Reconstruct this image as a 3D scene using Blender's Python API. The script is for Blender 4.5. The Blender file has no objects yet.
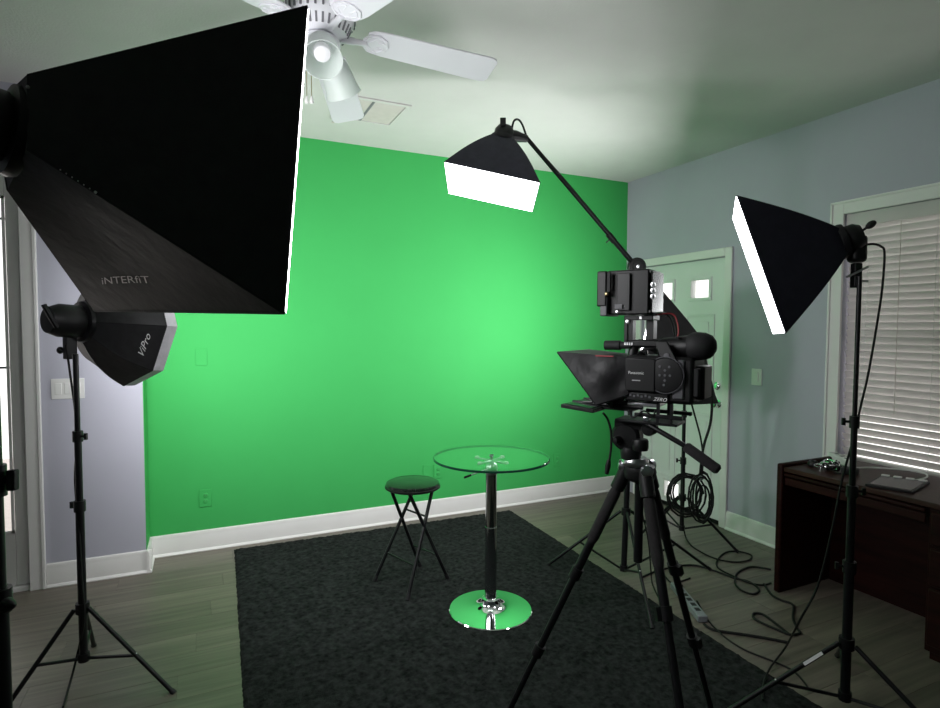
import bpy, math, random
import numpy as np
from mathutils import Vector, Matrix

random.seed(7)
SC = bpy.context.scene
COL = SC.collection

# ------------------------------------------------------------------ camera
CAM_F, CAM_YAW, CAM_PITCH, CAM_ROLL = 577.28, .4394, .0467, .004
_cy, _sy = math.cos(CAM_YAW), math.sin(CAM_YAW)
FW = np.array([_sy*math.cos(CAM_PITCH), _cy*math.cos(CAM_PITCH), -math.sin(CAM_PITCH)])
_r = np.array([_cy, -_sy, 0.]); _u = np.cross(_r, FW)
RT = _r*math.cos(CAM_ROLL) + _u*math.sin(CAM_ROLL)
UP = -_r*math.sin(CAM_ROLL) + _u*math.cos(CAM_ROLL)
EYE = np.array([0, 0, 1.55])
cam = bpy.data.cameras.new('camera'); cam.sensor_width = 36; cam.lens = CAM_F/940*36
cam.clip_start = .02
cam_o = bpy.data.objects.new('camera', cam); COL.objects.link(cam_o)
cam_o.matrix_world = Matrix(((RT[0], UP[0], -FW[0], EYE[0]), (RT[1], UP[1], -FW[1], EYE[1]),
                             (RT[2], UP[2], -FW[2], EYE[2]), (0, 0, 0, 1)))
SC.camera = cam_o
# ------------------------------------------------------------------ daylight and exposure
SC.view_settings.view_transform = 'Standard'; SC.view_settings.look = 'None'
SC.view_settings.gamma = 1; SC.view_settings.use_curve_mapping = False
SC.view_settings.exposure = 0.0
w = bpy.data.worlds.new('daylight'); SC.world = w; w.use_nodes = True
w.node_tree.nodes['Background'].inputs[0].default_value = (1, .96, .93, 1)
w.node_tree.nodes['Background'].inputs[1].default_value = 1.75
LAMP_BIG, LAMP_OCTA, LAMP_BOOM, LAMP_KEY, LAMP_REAR = 11., 41., 5., 8., 43.

# ------------------------------------------------------------------ pixel helpers (photo is 940 x 708)
def ray(x, y): return FW + (x-470)/CAM_F*RT + (354-y)/CAM_F*UP
def at(x, y, d): return EYE + ray(x, y)*d
def onz(x, y, z=0.):
    v = ray(x, y); return EYE + v*((z-1.55)/v[2])
def onx(x, y, X): v = ray(x, y); return EYE + v*(X/v[0])
def ony(x, y, Y): v = ray(x, y); return EYE + v*(Y/v[1])
def proj(P):
    d = np.asarray(P)-EYE; z = d@FW; return np.array([470+CAM_F*(d@RT)/z, 354-CAM_F*(d@UP)/z])
def V(*a): return np.array(a, float)
def nrm(v): v = np.asarray(v, float); return v/np.linalg.norm(v)
def perp(a):
    a = nrm(a); b = V(0, 0, 1) if abs(a[2]) < .9 else V(1, 0, 0)
    s = nrm(np.cross(a, b)); return s, np.cross(s, a)

# ------------------------------------------------------------------ materials
MATS = {}
def mat(name, col, rough=.6, metal=0., var=.0, scale=8., bump=0., bscale=60., stretch=(1, 1, 1), spec=.5, emit=None, trans=0., objvar=0., transl=0.):
    m = bpy.data.materials.new(name); m.use_nodes = True; MATS[name] = m
    nt = m.node_tree; b = nt.nodes['Principled BSDF']
    b.inputs['Base Color'].default_value = (*col, 1); b.inputs['Roughness'].default_value = rough
    b.inputs['Metallic'].default_value = metal; b.inputs['Specular IOR Level'].default_value = spec
    if trans: b.inputs['Transmission Weight'].default_value = trans; b.inputs['IOR'].default_value = 1.45
    if emit: b.inputs['Emission Color'].default_value = (*emit[:3], 1); b.inputs['Emission Strength'].default_value = emit[3]
    if var or bump or objvar:
        tc = nt.nodes.new('ShaderNodeTexCoord'); mp = nt.nodes.new('ShaderNodeMapping')
        mp.inputs['Scale'].default_value = stretch
        nt.links.new(tc.outputs['Object'], mp.inputs[0]); src = mp.outputs[0]
        if objvar:
            oi = nt.nodes.new('ShaderNodeObjectInfo'); ad = nt.nodes.new('ShaderNodeVectorMath'); ad.operation = 'ADD'
            ml = nt.nodes.new('ShaderNodeMath'); ml.operation = 'MULTIPLY'; ml.inputs[1].default_value = 37.
            nt.links.new(oi.outputs['Random'], ml.inputs[0]); nt.links.new(src, ad.inputs[0]); nt.links.new(ml.outputs[0], ad.inputs[1])
            src = ad.outputs[0]
    if var:
        n = nt.nodes.new('ShaderNodeTexNoise'); n.inputs['Scale'].default_value = scale; n.inputs['Detail'].default_value = 6
        nt.links.new(src, n.inputs['Vector'])
        rp = nt.nodes.new('ShaderNodeValToRGB')
        rp.color_ramp.elements[0].position = .3; rp.color_ramp.elements[1].position = .7
        rp.color_ramp.elements[0].color = (*[c*(1-var) for c in col], 1)
        rp.color_ramp.elements[1].color = (*[min(1, c*(1+var)) for c in col], 1)
        nt.links.new(n.outputs['Fac'], rp.inputs[0]); out = rp.outputs[0]
        if objvar:
            hs = nt.nodes.new('ShaderNodeHueSaturation'); mr = nt.nodes.new('ShaderNodeMapRange')
            mr.inputs['To Min'].default_value = 1-objvar; mr.inputs['To Max'].default_value = 1+objvar
            nt.links.new(oi.outputs['Random'], mr.inputs[0]); nt.links.new(mr.outputs[0], hs.inputs['Value']); nt.links.new(out, hs.inputs['Color'])
            out = hs.outputs[0]
        nt.links.new(out, b.inputs['Base Color'])
    if bump:
        n2 = nt.nodes.new('ShaderNodeTexNoise'); n2.inputs['Scale'].default_value = bscale; n2.inputs['Detail'].default_value = 4
        nt.links.new(src, n2.inputs['Vector'])
        bp = nt.nodes.new('ShaderNodeBump'); bp.inputs['Strength'].default_value = bump; bp.inputs['Distance'].default_value = .01
        nt.links.new(n2.outputs['Fac'], bp.inputs['Height']); nt.links.new(bp.outputs[0], b.inputs['Normal'])
    if transl:
        tr = nt.nodes.new('ShaderNodeBsdfTranslucent'); tr.inputs[0].default_value = (*col, 1)
        mx = nt.nodes.new('ShaderNodeMixShader'); mx.inputs[0].default_value = transl
        nt.links.new(b.outputs[0], mx.inputs[1]); nt.links.new(tr.outputs[0], mx.inputs[2])
        nt.links.new(mx.outputs[0], nt.nodes['Material Output'].inputs[0])
    return m
def glass_pane(name, col, gloss):
    m = bpy.data.materials.new(name); m.use_nodes = True; nt = m.node_tree; MATS[name] = m
    nt.nodes.remove(nt.nodes['Principled BSDF'])
    t = nt.nodes.new('ShaderNodeBsdfTransparent'); t.inputs[0].default_value = (*col, 1)
    g = nt.nodes.new('ShaderNodeBsdfGlossy'); g.inputs['Roughness'].default_value = .02
    lw_ = nt.nodes.new('ShaderNodeLayerWeight'); lw_.inputs[0].default_value = .5
    pw = nt.nodes.new('ShaderNodeMath'); pw.operation = 'POWER'; pw.inputs[1].default_value = 5.
    fr = nt.nodes.new('ShaderNodeMath'); fr.operation = 'MULTIPLY_ADD'; fr.inputs[1].default_value = .9; fr.inputs[2].default_value = gloss
    nt.links.new(lw_.outputs['Facing'], pw.inputs[0]); nt.links.new(pw.outputs[0], fr.inputs[0])
    mx = nt.nodes.new('ShaderNodeMixShader')
    nt.links.new(fr.outputs[0], mx.inputs[0]); nt.links.new(t.outputs[0], mx.inputs[1]); nt.links.new(g.outputs[0], mx.inputs[2])
    nt.links.new(mx.outputs[0], nt.nodes['Material Output'].inputs[0]); return m
GREEN = (.046, .395, .094)
mat('green paint', GREEN, .75, var=.02, scale=3, bump=.05, bscale=180, spec=.25)
mat('lavender paint', (.43, .43, .495), .75, var=.02, scale=3, bump=.05, bscale=180, spec=.25)
mat('ceiling paint', (.63, .62, .60), .9, var=.02, scale=5, bump=.12, bscale=90, spec=.2)
mat('white trim', (.74, .73, .71), .4, var=.02, scale=6)
mat('door paint', (.72, .74, .72), .4, var=.02, scale=6)
mat('plank', (.142, .122, .098), .42, var=.28, scale=5, bump=.08, bscale=14, stretch=(.35, 7, 1), objvar=.13)
mat('floor joint', (.07, .06, .05), .9, var=.05)
mat('rug pile', (.023, .025, .0245), 1., var=.6, scale=38, bump=1., bscale=220, spec=.05)
mat('black fabric', (.016, .0155, .017), .5, var=.25, scale=30, bump=.25, bscale=26, spec=.5)
mat('lit navy fabric', (.022, .022, .032), .75, var=.2, scale=25, bump=.25, bscale=20, spec=.3)  # paler copy of the navy fabric; light falling on the boom softbox is painted in
mat('navy fabric', (.008, .008, .015), .7, var=.2, scale=25, bump=.25, bscale=20, spec=.3)
mat('black metal', (.0045, .0045, .0055), .40, var=.1, scale=30, spec=.35)
mat('black plastic', (.0055, .0055, .006), .46, var=.1, scale=40, spec=.35)
mat('dark rubber', (.007, .007, .008), .7, var=.1, scale=40)
mat('foam grip', (.016, .0145, .0155), .95, var=.2, scale=90, bump=.3, bscale=300)
mat('grey plastic', (.09, .09, .10), .5, var=.05, scale=40)
mat('silver', (.62, .62, .64), .28, 1., var=.03, scale=40)
mat('chrome', (.82, .82, .84), .04, 1., var=.01, scale=4)
mat('dark chrome', (.55, .55, .57), .10, 1., var=.02, scale=4)
mat('brass', (.62, .5, .28), .3, 1., var=.03)
mat('silver fabric', (.55, .53, .57), .45, .25, var=.12, scale=22, bump=.5, bscale=22)
mat('silver print', (.92, .91, .92), .5, .9, var=.02)
mat('white print', (.8, .8, .8), .6, var=.02)
mat('grey print', (.42, .41, .42), .6, var=.02)
mat('red print', (.30, .03, .04), .6, var=.05)
mat('cord rubber', (.006, .006, .006), .6, var=.1, spec=.3)
mat('white plastic', (.68, .68, .66), .4, var=.02)
mat('grey strip', (.20, .215, .23), .45, var=.04)
mat('fan white', (.82, .82, .86), .4, var=.02, scale=5)
mat('fan groove', (.20, .20, .22), .7, var=.05)
mat('frosted glass', (.86, .9, .88), .35, var=.02, transl=.45)
mat('bulb glass', (.85, .83, .86), .12, var=.01)
mat('vent panel', (.62, .56, .54), .8, var=.04, scale=20)
mat('mahogany', (.015, .0032, .0022), .5, var=.45, scale=4, stretch=(9, 1, 9), bump=.03, bscale=30, spec=.12)
mat('mahogany top', (.030, .010, .006), .42, var=.35, scale=4, stretch=(9, 1, 9), spec=.25)
mat('slat', (.72, .69, .68), .45, var=.03, scale=6, transl=.30)
mat('screen', (.02, .022, .026), .2, var=.1)
mat('vinyl seat', (.012, .016, .013), .16, var=.15, scale=40, bump=.08, bscale=40)
glass_pane('window glass', (.97, .98, .98), .03)
glass_pane('table glass', (.93, .985, .955), .03)
mat('glass edge', (.01, .06, .035), .1, var=.05)
def lamp(name, col, s):
    m = mat(name, (.8, .8, .8), .8, var=.01); b = m.node_tree.nodes['Principled BSDF']
    b.inputs['Emission Color'].default_value = (*col, 1); b.inputs['Emission Strength'].default_value = s
lamp('lit diffuser big', (.98, .98, 1), LAMP_BIG); lamp('lit diffuser octa', (.98, .98, 1), LAMP_OCTA)
lamp('lit diffuser boom', (.98, .98, 1), LAMP_BOOM); lamp('lit diffuser key', (.97, .98, 1), LAMP_KEY); lamp('lit diffuser rear', (.98, .98, 1), LAMP_REAR)

# ------------------------------------------------------------------ mesh helpers
class MB:
    def __init__(s): s.v = []; s.f = []
    def add(s, vs, fs):
        o = len(s.v); s.v += [tuple(map(float, p)) for p in vs]; s.f += [tuple(i+o for i in f) for f in fs]; return s
    def obox(s, c, a, b, d):
        c, a, b, d = map(np.asarray, (c, a, b, d)); vs = [c+i*a+j*b+k*d for i in(-1, 1) for j in(-1, 1) for k in(-1, 1)]
        fs = [(0, 1, 3, 2), (4, 6, 7, 5), (0, 4, 5, 1), (2, 3, 7, 6), (0, 2, 6, 4), (1, 5, 7, 3)]
        if np.dot(np.cross(a, b), d) < 0: fs = [f[::-1] for f in fs]
        return s.add(vs, fs)
    def box(s, x0, x1, y0, y1, z0, z1):
        return s.obox(((x0+x1)/2, (y0+y1)/2, (z0+z1)/2), ((x1-x0)/2, 0, 0), (0, (y1-y0)/2, 0), (0, 0, (z1-z0)/2))
    def tube(s, pts, r, seg=10, closed=False):
        pts = [np.asarray(p, float) for p in pts]; n = len(pts)
        rs = r if hasattr(r, '__len__') else [r]*n
        a = None; vs = []; fs = []
        for i, p in enumerate(pts):
            t = (pts[(i+1) % n]-pts[i-1]) if closed else pts[min(i+1, n-1)]-pts[max(i-1, 0)]
            t = nrm(t)
            if a is None: a, _ = perp(t)
            else: a = nrm(a-t*np.dot(a, t))
            b = np.cross(t, a)
            vs += [p+rs[i]*(a*math.cos(k*2*math.pi/seg)+b*math.sin(k*2*math.pi/seg)) for k in range(seg)]
        for i in range(n if closed else n-1):
            j = (i+1) % n
            fs += [(i*seg+k, i*seg+(k+1) % seg, j*seg+(k+1) % seg, j*seg+k) for k in range(seg)]
        if not closed: fs += [tuple(range(seg))[::-1], tuple(range((n-1)*seg, n*seg))]
        return s.add(vs, fs)
    def lathe(s, o, ax, prof, seg=32):
        o = np.asarray(o, float); ax = nrm(ax); a, b = perp(ax); vs = []; fs = []; n = len(prof)
        for r, h in prof:
            vs += [o+ax*h+max(r, 1e-5)*(a*math.cos(k*2*math.pi/seg)+b*math.sin(k*2*math.pi/seg)) for k in range(seg)]
        sg = 1 if np.dot(np.cross(a, b), ax) > 0 else -1
        for i in range(n-1):
            for k in range(seg):
                q = (i*seg+k, i*seg+(k+1) % seg, (i+1)*seg+(k+1) % seg, (i+1)*seg+k); fs.append(q[::sg])
        if prof[0] != prof[-1]:
            fs += [tuple(range(seg))[::-sg], tuple(range((n-1)*seg, n*seg))[::sg]]
        else: pass
        return s.add(vs, fs)
    def ball(s, c, r, ax=(0, 0, 1), seg=20, st=1.):
        return s.lathe(c, ax, [(r*math.sin(t), -r*st*math.cos(t)) for t in np.linspace(.02, math.pi-.02, 12)], seg)
    def grid(s, fn, nu, nv, th=0.):
        P = np.array([[fn(i/nu, j/nv) for j in range(nv+1)] for i in range(nu+1)], float)
        idx = lambda i, j: i*(nv+1)+j
        fs = [(idx(i, j), idx(i+1, j), idx(i+1, j+1), idx(i, j+1)) for i in range(nu) for j in range(nv)]
        if not th: return s.add(P.reshape(-1, 3), fs)
        du = np.gradient(P, axis=0); dv = np.gradient(P, axis=1); N = np.cross(du, dv)
        N /= np.linalg.norm(N, axis=2, keepdims=True)+1e-12
        Q = P-N*th; o = (nu+1)*(nv+1)
        fs2 = [tuple(o+k for k in f[::-1]) for f in fs]
        bd = [(i, 0) for i in range(nu+1)]+[(nu, j) for j in range(1, nv+1)]+[(i, nv) for i in range(nu-1, -1, -1)]+[(0, j) for j in range(nv-1, 0, -1)]
        bd = [idx(*b) for b in bd]
        fs3 = [(bd[k], o+bd[k], o+bd[(k+1) % len(bd)], bd[(k+1) % len(bd)]) for k in range(len(bd))]
        return s.add(np.concatenate([P.reshape(-1, 3), Q.reshape(-1, 3)]), fs+fs2+fs3)
    def prism(s, poly, off):
        n = len(poly); poly = [np.asarray(p, float) for p in poly]; off = np.asarray(off, float)
        return s.add(poly+[p+off for p in poly], [tuple(range(n))[::-1], tuple(range(n, 2*n))]+[(i, (i+1) % n, n+(i+1) % n, n+i) for i in range(n)])
    def build(s, name, m, parent=None, bevel=0., smooth=True, loc=None):
        L = np.zeros(3)
        q = parent
        while q is not None: L = L+np.array(q.location); q = q.parent
        if loc is not None: L = np.asarray(loc, float)
        me = bpy.data.meshes.new(name); me.from_pydata([tuple(np.array(p)-L) for p in s.v], [], s.f)
        me.validate(); me.materials.append(MATS[m])
        if smooth:
            me.shade_smooth(); me.set_sharp_from_angle(angle=math.radians(38))
        o = bpy.data.objects.new(name, me); COL.objects.link(o); o.parent = parent
        if loc is not None and parent is None: o.location = L
        if bevel:
            b = o.modifiers.new('bevel', 'BEVEL'); b.width = bevel; b.segments = 2; b.limit_method = 'ANGLE'; b.angle_limit = math.radians(40)
        return o
def tag(o, label=None, cat=None, group=None, kind=None):
    if label: o['label'] = label
    if cat: o['category'] = cat
    if group: o['group'] = group
    if kind: o['kind'] = kind
    return o
def root(name, loc, label=None, cat=None, group=None, kind=None):
    o = bpy.data.objects.new(name, None); o.empty_display_size = .1; COL.objects.link(o); o.location = tuple(map(float, loc))
    return tag(o, label, cat, group, kind)
def spline(pts, k=6):
    pts = [np.asarray(p, float) for p in pts]; out = []
    for i in range(len(pts)-1):
        p0, p1, p2, p3 = pts[max(i-1, 0)], pts[i], pts[i+1], pts[min(i+2, len(pts)-1)]
        for j in range(k):
            t = j/k; out.append(.5*((2*p1)+(p2-p0)*t+(2*p0-5*p1+4*p2-p3)*t*t+(3*p1-p0-3*p2+p3)*t**3))
    return out+[pts[-1]]
def text_mesh(body, mapper, name, m, parent, shear=0.):
    """flat lettering: text x in 0..1 (width), y in units of the same scale, passed through mapper(x, y)"""
    cu = bpy.data.curves.new(name, 'FONT'); cu.body = body; cu.shear = shear; cu.resolution_u = 3
    to = bpy.data.objects.new(name, cu); COL.objects.link(to)
    bpy.context.view_layer.update()
    me = bpy.data.meshes.new_from_object(to.evaluated_get(bpy.context.evaluated_depsgraph_get()))
    bpy.data.objects.remove(to)
    xs = [v.co.x for v in me.vertices]; x0, x1 = min(xs), max(xs)
    b = MB(); b.add([mapper((v.co.x-x0)/(x1-x0), v.co.y/(x1-x0)) for v in me.vertices], [tuple(p.vertices) for p in me.polygons])
    bpy.data.meshes.remove(me)
    return b.build(name, m, parent, smooth=False)

# ------------------------------------------------------------------ room shell
XR, YG, YL, ZC = 3.67, 4.338, 4.096, 2.91      # right wall, green wall, lavender wall, ceiling
XW, YB = -3.0, -2.6
XC = -.316                                     # the corner between lavender and green
fl = MB().box(XW-.12, XR+.12, YB-.12, YG+.12, -.10, -.004).build('floor', 'floor joint'); tag(fl, 'grey brown wood plank floor', kind='structure')
PW, PL = .18, 1.22
pm = MB().box(0, PL-.0012, 0, PW-.0012, -.0035, 0).build('plank', 'plank', fl, bevel=.0006)
first = True; row = 0; y = YB
while y < YG:
    x = XW-((row*.47) % 1.)*PL
    while x < XR:
        xa, xb = max(x, XW), min(x+PL, XR)
        if xb-xa > .02:
            o = pm if first else pm.copy()
            if not first: COL.objects.link(o); o.parent = fl
            first = False
            o.location = (xa, y, 0); o.scale = ((xb-xa)/PL, min(1, (YG-y)/PW), 1)
        x += PL
    y += PW; row += 1
tag(MB().box(XW-.12, XR+.12, YB-.12, YG+.12, ZC, ZC+.1).build('ceiling', 'ceiling paint'), 'flat white ceiling', kind='structure')
tag(MB().box(XC, XR+.12, YG, YG+.12, 0, ZC).build('wall_back', 'green paint'), 'chroma key green painted back wall', kind='structure')
# French door opening in the lavender wall
FX0, FX1, FZ = -1.80, -.905, 2.42
lw = MB().box(FX1, XC-.004, YL, YG+.12, 0, ZC).box(FX0, FX1, YL, YL+.15, FZ, ZC).box(XW, FX0, YL, YL+.15, 0, ZC)
tag(lw.build('wall_left_return', 'lavender paint'), 'pale lavender wall beside the green wall', kind='structure')
tag(MB().box(XC-.004, XC, YL+.001, YG, 0, ZC).build('wall_return', 'green paint'), 'narrow green side of the wall step', kind='structure')
tag(MB().box(XW-.12, XW, YB, YL+.15, 0, ZC).build('wall_left', 'lavender paint'), 'pale lavender side wall', kind='structure')
tag(MB().box(XW-.12, XR+.12, YB-.12, YB, 0, ZC).build('wall_front', 'lavender paint'), 'pale lavender wall behind the photographer', kind='structure')
# right wall with door and window openings
DY0, DY1, DZ = 3.195, 4.115, 2.10
WY0, WY1, WZ0, WZ1 = .55, 2.300, .70, 2.262
rw = MB().box(XR, XR+.12, YB, WY0, 0, ZC).box(XR, XR+.12, WY0, WY1, 0, WZ0).box(XR, XR+.12, WY0, WY1, WZ1, ZC)
rw.box(XR, XR+.12, WY1, DY0, 0, ZC).box(XR, XR+.12, DY0, DY1, DZ, ZC).box(XR, XR+.12, DY1, YG, 0, ZC)
tag(rw.build('wall_right', 'lavender paint', smooth=False), 'pale blue grey wall with door and window', kind='structure')

# baseboards: moulded profile (depth, height) swept along a wall foot
PROF = [(0, 0), (.026, 0), (.028, .006), (.022, .016), (.016, .020), (.015, .110), (.012, .118), (.013, .126), (.008, .138), (0, .142)]
def baseboard(name, a, b, nv, label):
    a, b, nv = V(*a, 0), V(*b, 0), V(*nv, 0); k = len(PROF); vs = []
    for p in (a, b): vs += [p+nv*d+V(0, 0, h) for d, h in PROF]
    m = MB().add(vs, [(i, i+1, k+i+1, k+i) for i in range(k-1)]+[tuple(range(k)), tuple(range(k, 2*k))[::-1]])
    return tag(m.build(name, 'white trim'), label, kind='structure')
baseboard('baseboard_back', (XC, YG), (XR, YG), (0, -1), 'white moulded baseboard along the green wall')
baseboard('baseboard_return', (XC, YG), (XC, YL-.027), (1, 0), 'white baseboard on the wall step')
baseboard('baseboard_left', (-.835, YL), (XC+.027, YL), (0, -1), 'white baseboard under the lavender wall')
baseboard('baseboard_right', (XR, 3.13), (XR, YB), (-1, 0), 'white baseboard beside the front door')

def casing(name, boxes, label, m='white trim', bevel=.006):
    b = MB()
    for q in boxes: b.box(*q)
    return tag(b.build(name, m, bevel=bevel), label, kind='structure')
CW = .066
casing('trim_1', [(XR-.020, XR, DY0-CW, DY0, 0, DZ+CW), (XR-.020, XR, DY1, DY1+CW, 0, DZ+CW), (XR-.020, XR, DY0, DY1, DZ, DZ+CW)], 'white casing around the front door')
casing('trim_2', [(FX1-.01, FX1+.068, YL-.022, YL, 0, FZ+.07), (FX1+.05, FX1+.068, YL-.028, YL-.022, 0, FZ+.07), (FX0-.068, FX0+.01, YL-.022, YL, 0, FZ+.07), (FX0+.01, FX1-.01, YL-.022, YL, FZ, FZ+.07)], 'white casing around the glazed door')

# ------------------------------------------------------------------ front door
dr = root('door_1', (XR+.02, (DY0+DY1)/2, 0), 'white front door with two small square lights', kind='structure')
X0, X1 = XR+.022, XR+.064
LZ0, LZ1 = 1.795, 1.938
L1 = (3.372, 3.552); L2 = (3.762, 3.942)
pf0, pf1 = onx(664.5, 480, X0), onx(679.5, 500, X0)
ya, yb, za, zb_ = pf1[1], pf0[1], pf1[2]-.01, pf0[2]+.01      # clear pet flap opening
b = MB().box(X0, X1, DY0+.004, DY1-.004, zb_, LZ0).box(X0, X1, DY0+.004, DY1-.004, .03, za).box(X0, X1, DY0+.004, ya, za, zb_).box(X0, X1, yb, DY1-.004, za, zb_)
b.box(X0, X1, DY0+.004, DY1-.004, LZ1, DZ-.004)
b.box(X0, X1, DY0+.004, L1[0], LZ0, LZ1).box(X0, X1, L1[1], L2[0], LZ0, LZ1).box(X0, X1, L2[1], DY1-.004, LZ0, LZ1)
b.build('slab', 'door paint', dr, smooth=False)
for (a, c) in (L1, L2):
    f = MB().box(X0-.012, X0, a-.028, c+.028, LZ1, LZ1+.026).box(X0-.012, X0, a-.028, c+.028, LZ0-.026, LZ0)
    f.box(X0-.012, X0, a-.028, a, LZ0, LZ1).box(X0-.012, X0, c, c+.028, LZ0, LZ1)
    fo = f.build('light_frame', 'door paint', dr, bevel=.004)
    MB().box(X0+.014, X0+.020, a, c, LZ0, LZ1).build('pane', 'window glass', fo)
for (a, c) in ((3.31, 3.61), (3.70, 4.00)):
    for z0, z1 in ((1.02, 1.66), (max(.22, zb_+.03) if a < yb and c > ya else .22, .86)):
        p = MB()
        for q in ((a, c, z1-.022, z1), (a, c, z0, z0+.022), (a, a+.022, z0+.022, z1-.022), (c-.022, c, z0+.022, z1-.022)):
            p.box(X0-.008, X0, *q)
        po = p.build('panel_moulding', 'door paint', dr, bevel=.004)
        MB().box(X0-.006, X0, a+.06, c-.06, z0+.06, z1-.06).build('raised_panel', 'door paint', po, bevel=.005)
def knob(p, prof, name):
    return MB().lathe(p, (-1, 0, 0), prof, 24).build(name, 'chrome', dr)
knob((X0, 3.270, 1.095), [(.032, 0), (.032, .008), (.024, .016), (.014, .018), (.014, .026), (0, .027)], 'deadbolt')
knob((X0, 3.258, .955), [(.033, 0), (.033, .006), (.014, .012), (.013, .03), (.027, .042), (.029, .055), (.02, .066), (0, .068)], 'door_knob')
MB().box(X0-.004, X1+.02, DY0, DY1, 0, .028).build('threshold', 'black metal', dr)
for z in (.25, 1.05, 1.85): MB().tube([(X0-.004, DY0+.006, z), (X0-.004, DY0+.006, z+.09)], .006, 8).build('hinge', 'silver', dr)
pf = MB()
for q in ((ya-.014, yb+.014, zb_-.008, zb_+.014), (ya-.014, yb+.014, za-.014, za+.008), (ya-.014, ya+.008, za+.008, zb_-.008), (yb-.008, yb+.014, za+.008, zb_-.008)): pf.box(X0-.010, X0, *q)
pfo = tag(pf.build('pet_flap_frame', 'white plastic', dr, bevel=.003), 'white plastic pet flap frame')
MB().box(X0+.012, X0+.016, ya, yb, za, zb_).build('clear_flap', 'window glass', pfo)

# ------------------------------------------------------------------ glazed door on the left
fd = root('door_2', ((FX0+FX1)/2, YL+.03, 0), 'white glazed patio door with daylight behind', kind='structure')
gx1 = -.985; gx0 = FX0+.085; gz0, gz1 = .345, 2.28
Y0, Y1 = YL+.022, YL+.066
MB().box(gx1, FX1-.004, Y0, Y1, .03, FZ-.004).build('stile', 'white trim', fd, bevel=.004)
MB().box(FX0+.004, gx0, Y0, Y1, .03, FZ-.004).build('stile', 'white trim', fd, bevel=.004)
MB().box(gx0, gx1, Y0, Y1, .03, gz0).build('bottom_rail', 'white trim', fd, bevel=.004)
MB().box(gx0, gx1, Y0, Y1, gz1, FZ-.004).build('top_rail', 'white trim', fd, bevel=.004)
MB().box(gx0, gx1, Y0+.020, Y0+.026, gz0, gz1).build('pane', 'window glass', fd)
g = MB()
for q in ((gx0, gx1, gz0, gz0+.014), (gx0, gx1, gz1-.014, gz1), (gx0, gx0+.014, gz0, gz1), (gx1-.014, gx1, gz0, gz1)):
    g.box(q[0], q[1], Y0-.008, Y0, q[2], q[3])
g.build('glazing_bead', 'white trim', fd)
for py in (218, 368):
    z = ony(6, py, YL)[2]; MB().box(gx0, gx1, Y0+.008, Y0+.020, z-.006, z+.006).build('muntin', 'grey strip', fd)
MB().box(FX0, FX1, Y0-.03, Y1+.03, 0, .028).build('threshold', 'white trim', fd, bevel=.003)
# pale patio and low white wall seen through the glazed door
tag(MB().box(-6, 0, 4.3, 8.5, -.12, -.04).build('patio', 'vent panel'), 'pale concrete patio outside the glazed door', kind='structure')

# ------------------------------------------------------------------ window and blind
wn = root('window_1', (XR, (WY0+WY1)/2, WZ0), 'white framed window behind the slatted blind', kind='structure')
WC = .082
MB().box(XR-.02, XR, WY1, WY1+WC, WZ0-.06, WZ1+WC).box(XR-.028, XR-.02, WY1+WC-.016, WY1+WC, WZ0-.06, WZ1+WC).build('side_casing', 'white trim', wn, bevel=.005)
MB().box(XR-.02, XR, WY0-WC, WY0, WZ0-.06, WZ1+WC).build('side_casing', 'white trim', wn, bevel=.005)
MB().box(XR-.02, XR, WY0, WY1, WZ1, WZ1+WC).box(XR-.028, XR-.02, WY0-WC, WY1+WC, WZ1+WC-.016, WZ1+WC).build('head_casing', 'white trim', wn, bevel=.005)
MB().box(XR-.03, XR+.09, WY0-WC, WY1+WC, WZ0-.03, WZ0).build('sill', 'white trim', wn, bevel=.005)
s_ = MB()
for q in ((WY0, WY0+.04, WZ0, WZ1), (WY1-.04, WY1, WZ0, WZ1), (WY0, WY1, WZ0, WZ0+.04), (WY0, WY1, WZ1-.04, WZ1), (WY0, WY1, 1.46, 1.50), (1.40, 1.45, WZ0, WZ1)):
    s_.box(XR+.075, XR+.11, *q)
s_.build('sash', 'white trim', wn)
MB().box(XR+.088, XR+.094, WY0, WY1, WZ0, WZ1).build('pane', 'window glass', wn)

BX = XR+.034
bl = root('window_blind', (BX, (WY0+WY1)/2, WZ0), 'white horizontal slat blind hanging in the window above the desk', 'blind')
MB().box(BX-.034, BX-.024, WY0+.01, WY1-.006, WZ1-.085, WZ1-.002).build('valance', 'slat', bl, bevel=.003)
MB().box(BX-.022, BX+.03, WY0+.01, WY1-.01, WZ1-.05, WZ1-.004).build('head_rail', 'slat', bl)
SW, ST = .0505, math.radians(64.5)
prof = []
for k in range(7):
    t = (k/6-.5); cxx = t*SW; cz = -.002*(t*2)**2
    prof.append((-cxx*math.cos(ST)+cz*math.sin(ST)*-1, cxx*math.sin(ST)+cz*math.cos(ST)*1))
def slat_fn(u, v):
    k = u*6; i = min(int(k), 5); fr = k-i
    px = prof[i][0]*(1-fr)+prof[i+1][0]*fr; pz = prof[i][1]*(1-fr)+prof[i+1][1]*fr
    return (px, (v-.5)*(WY1-WY0-.022), pz)
sm = MB().grid(slat_fn, 6, 1, .0025).build('slat', 'slat'); sm.parent = bl
z = WZ1-.088; first = True; SP = .0435
while z > WZ0+.050:
    o = sm if first else sm.copy()
    if not first: COL.objects.link(o); o.parent = bl
    first = False
    o.location = (0, random.uniform(-.001, .001), z-WZ0); o.rotation_euler = (0, random.uniform(-.015, .015)-(.17 if z < 1.03 else .0), 0); z -= SP
MB().box(BX-.022, BX+.022, WY0+.012, WY1-.010, z-.004, z+.012).build('bottom_rail', 'slat', bl, bevel=.004)
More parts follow.
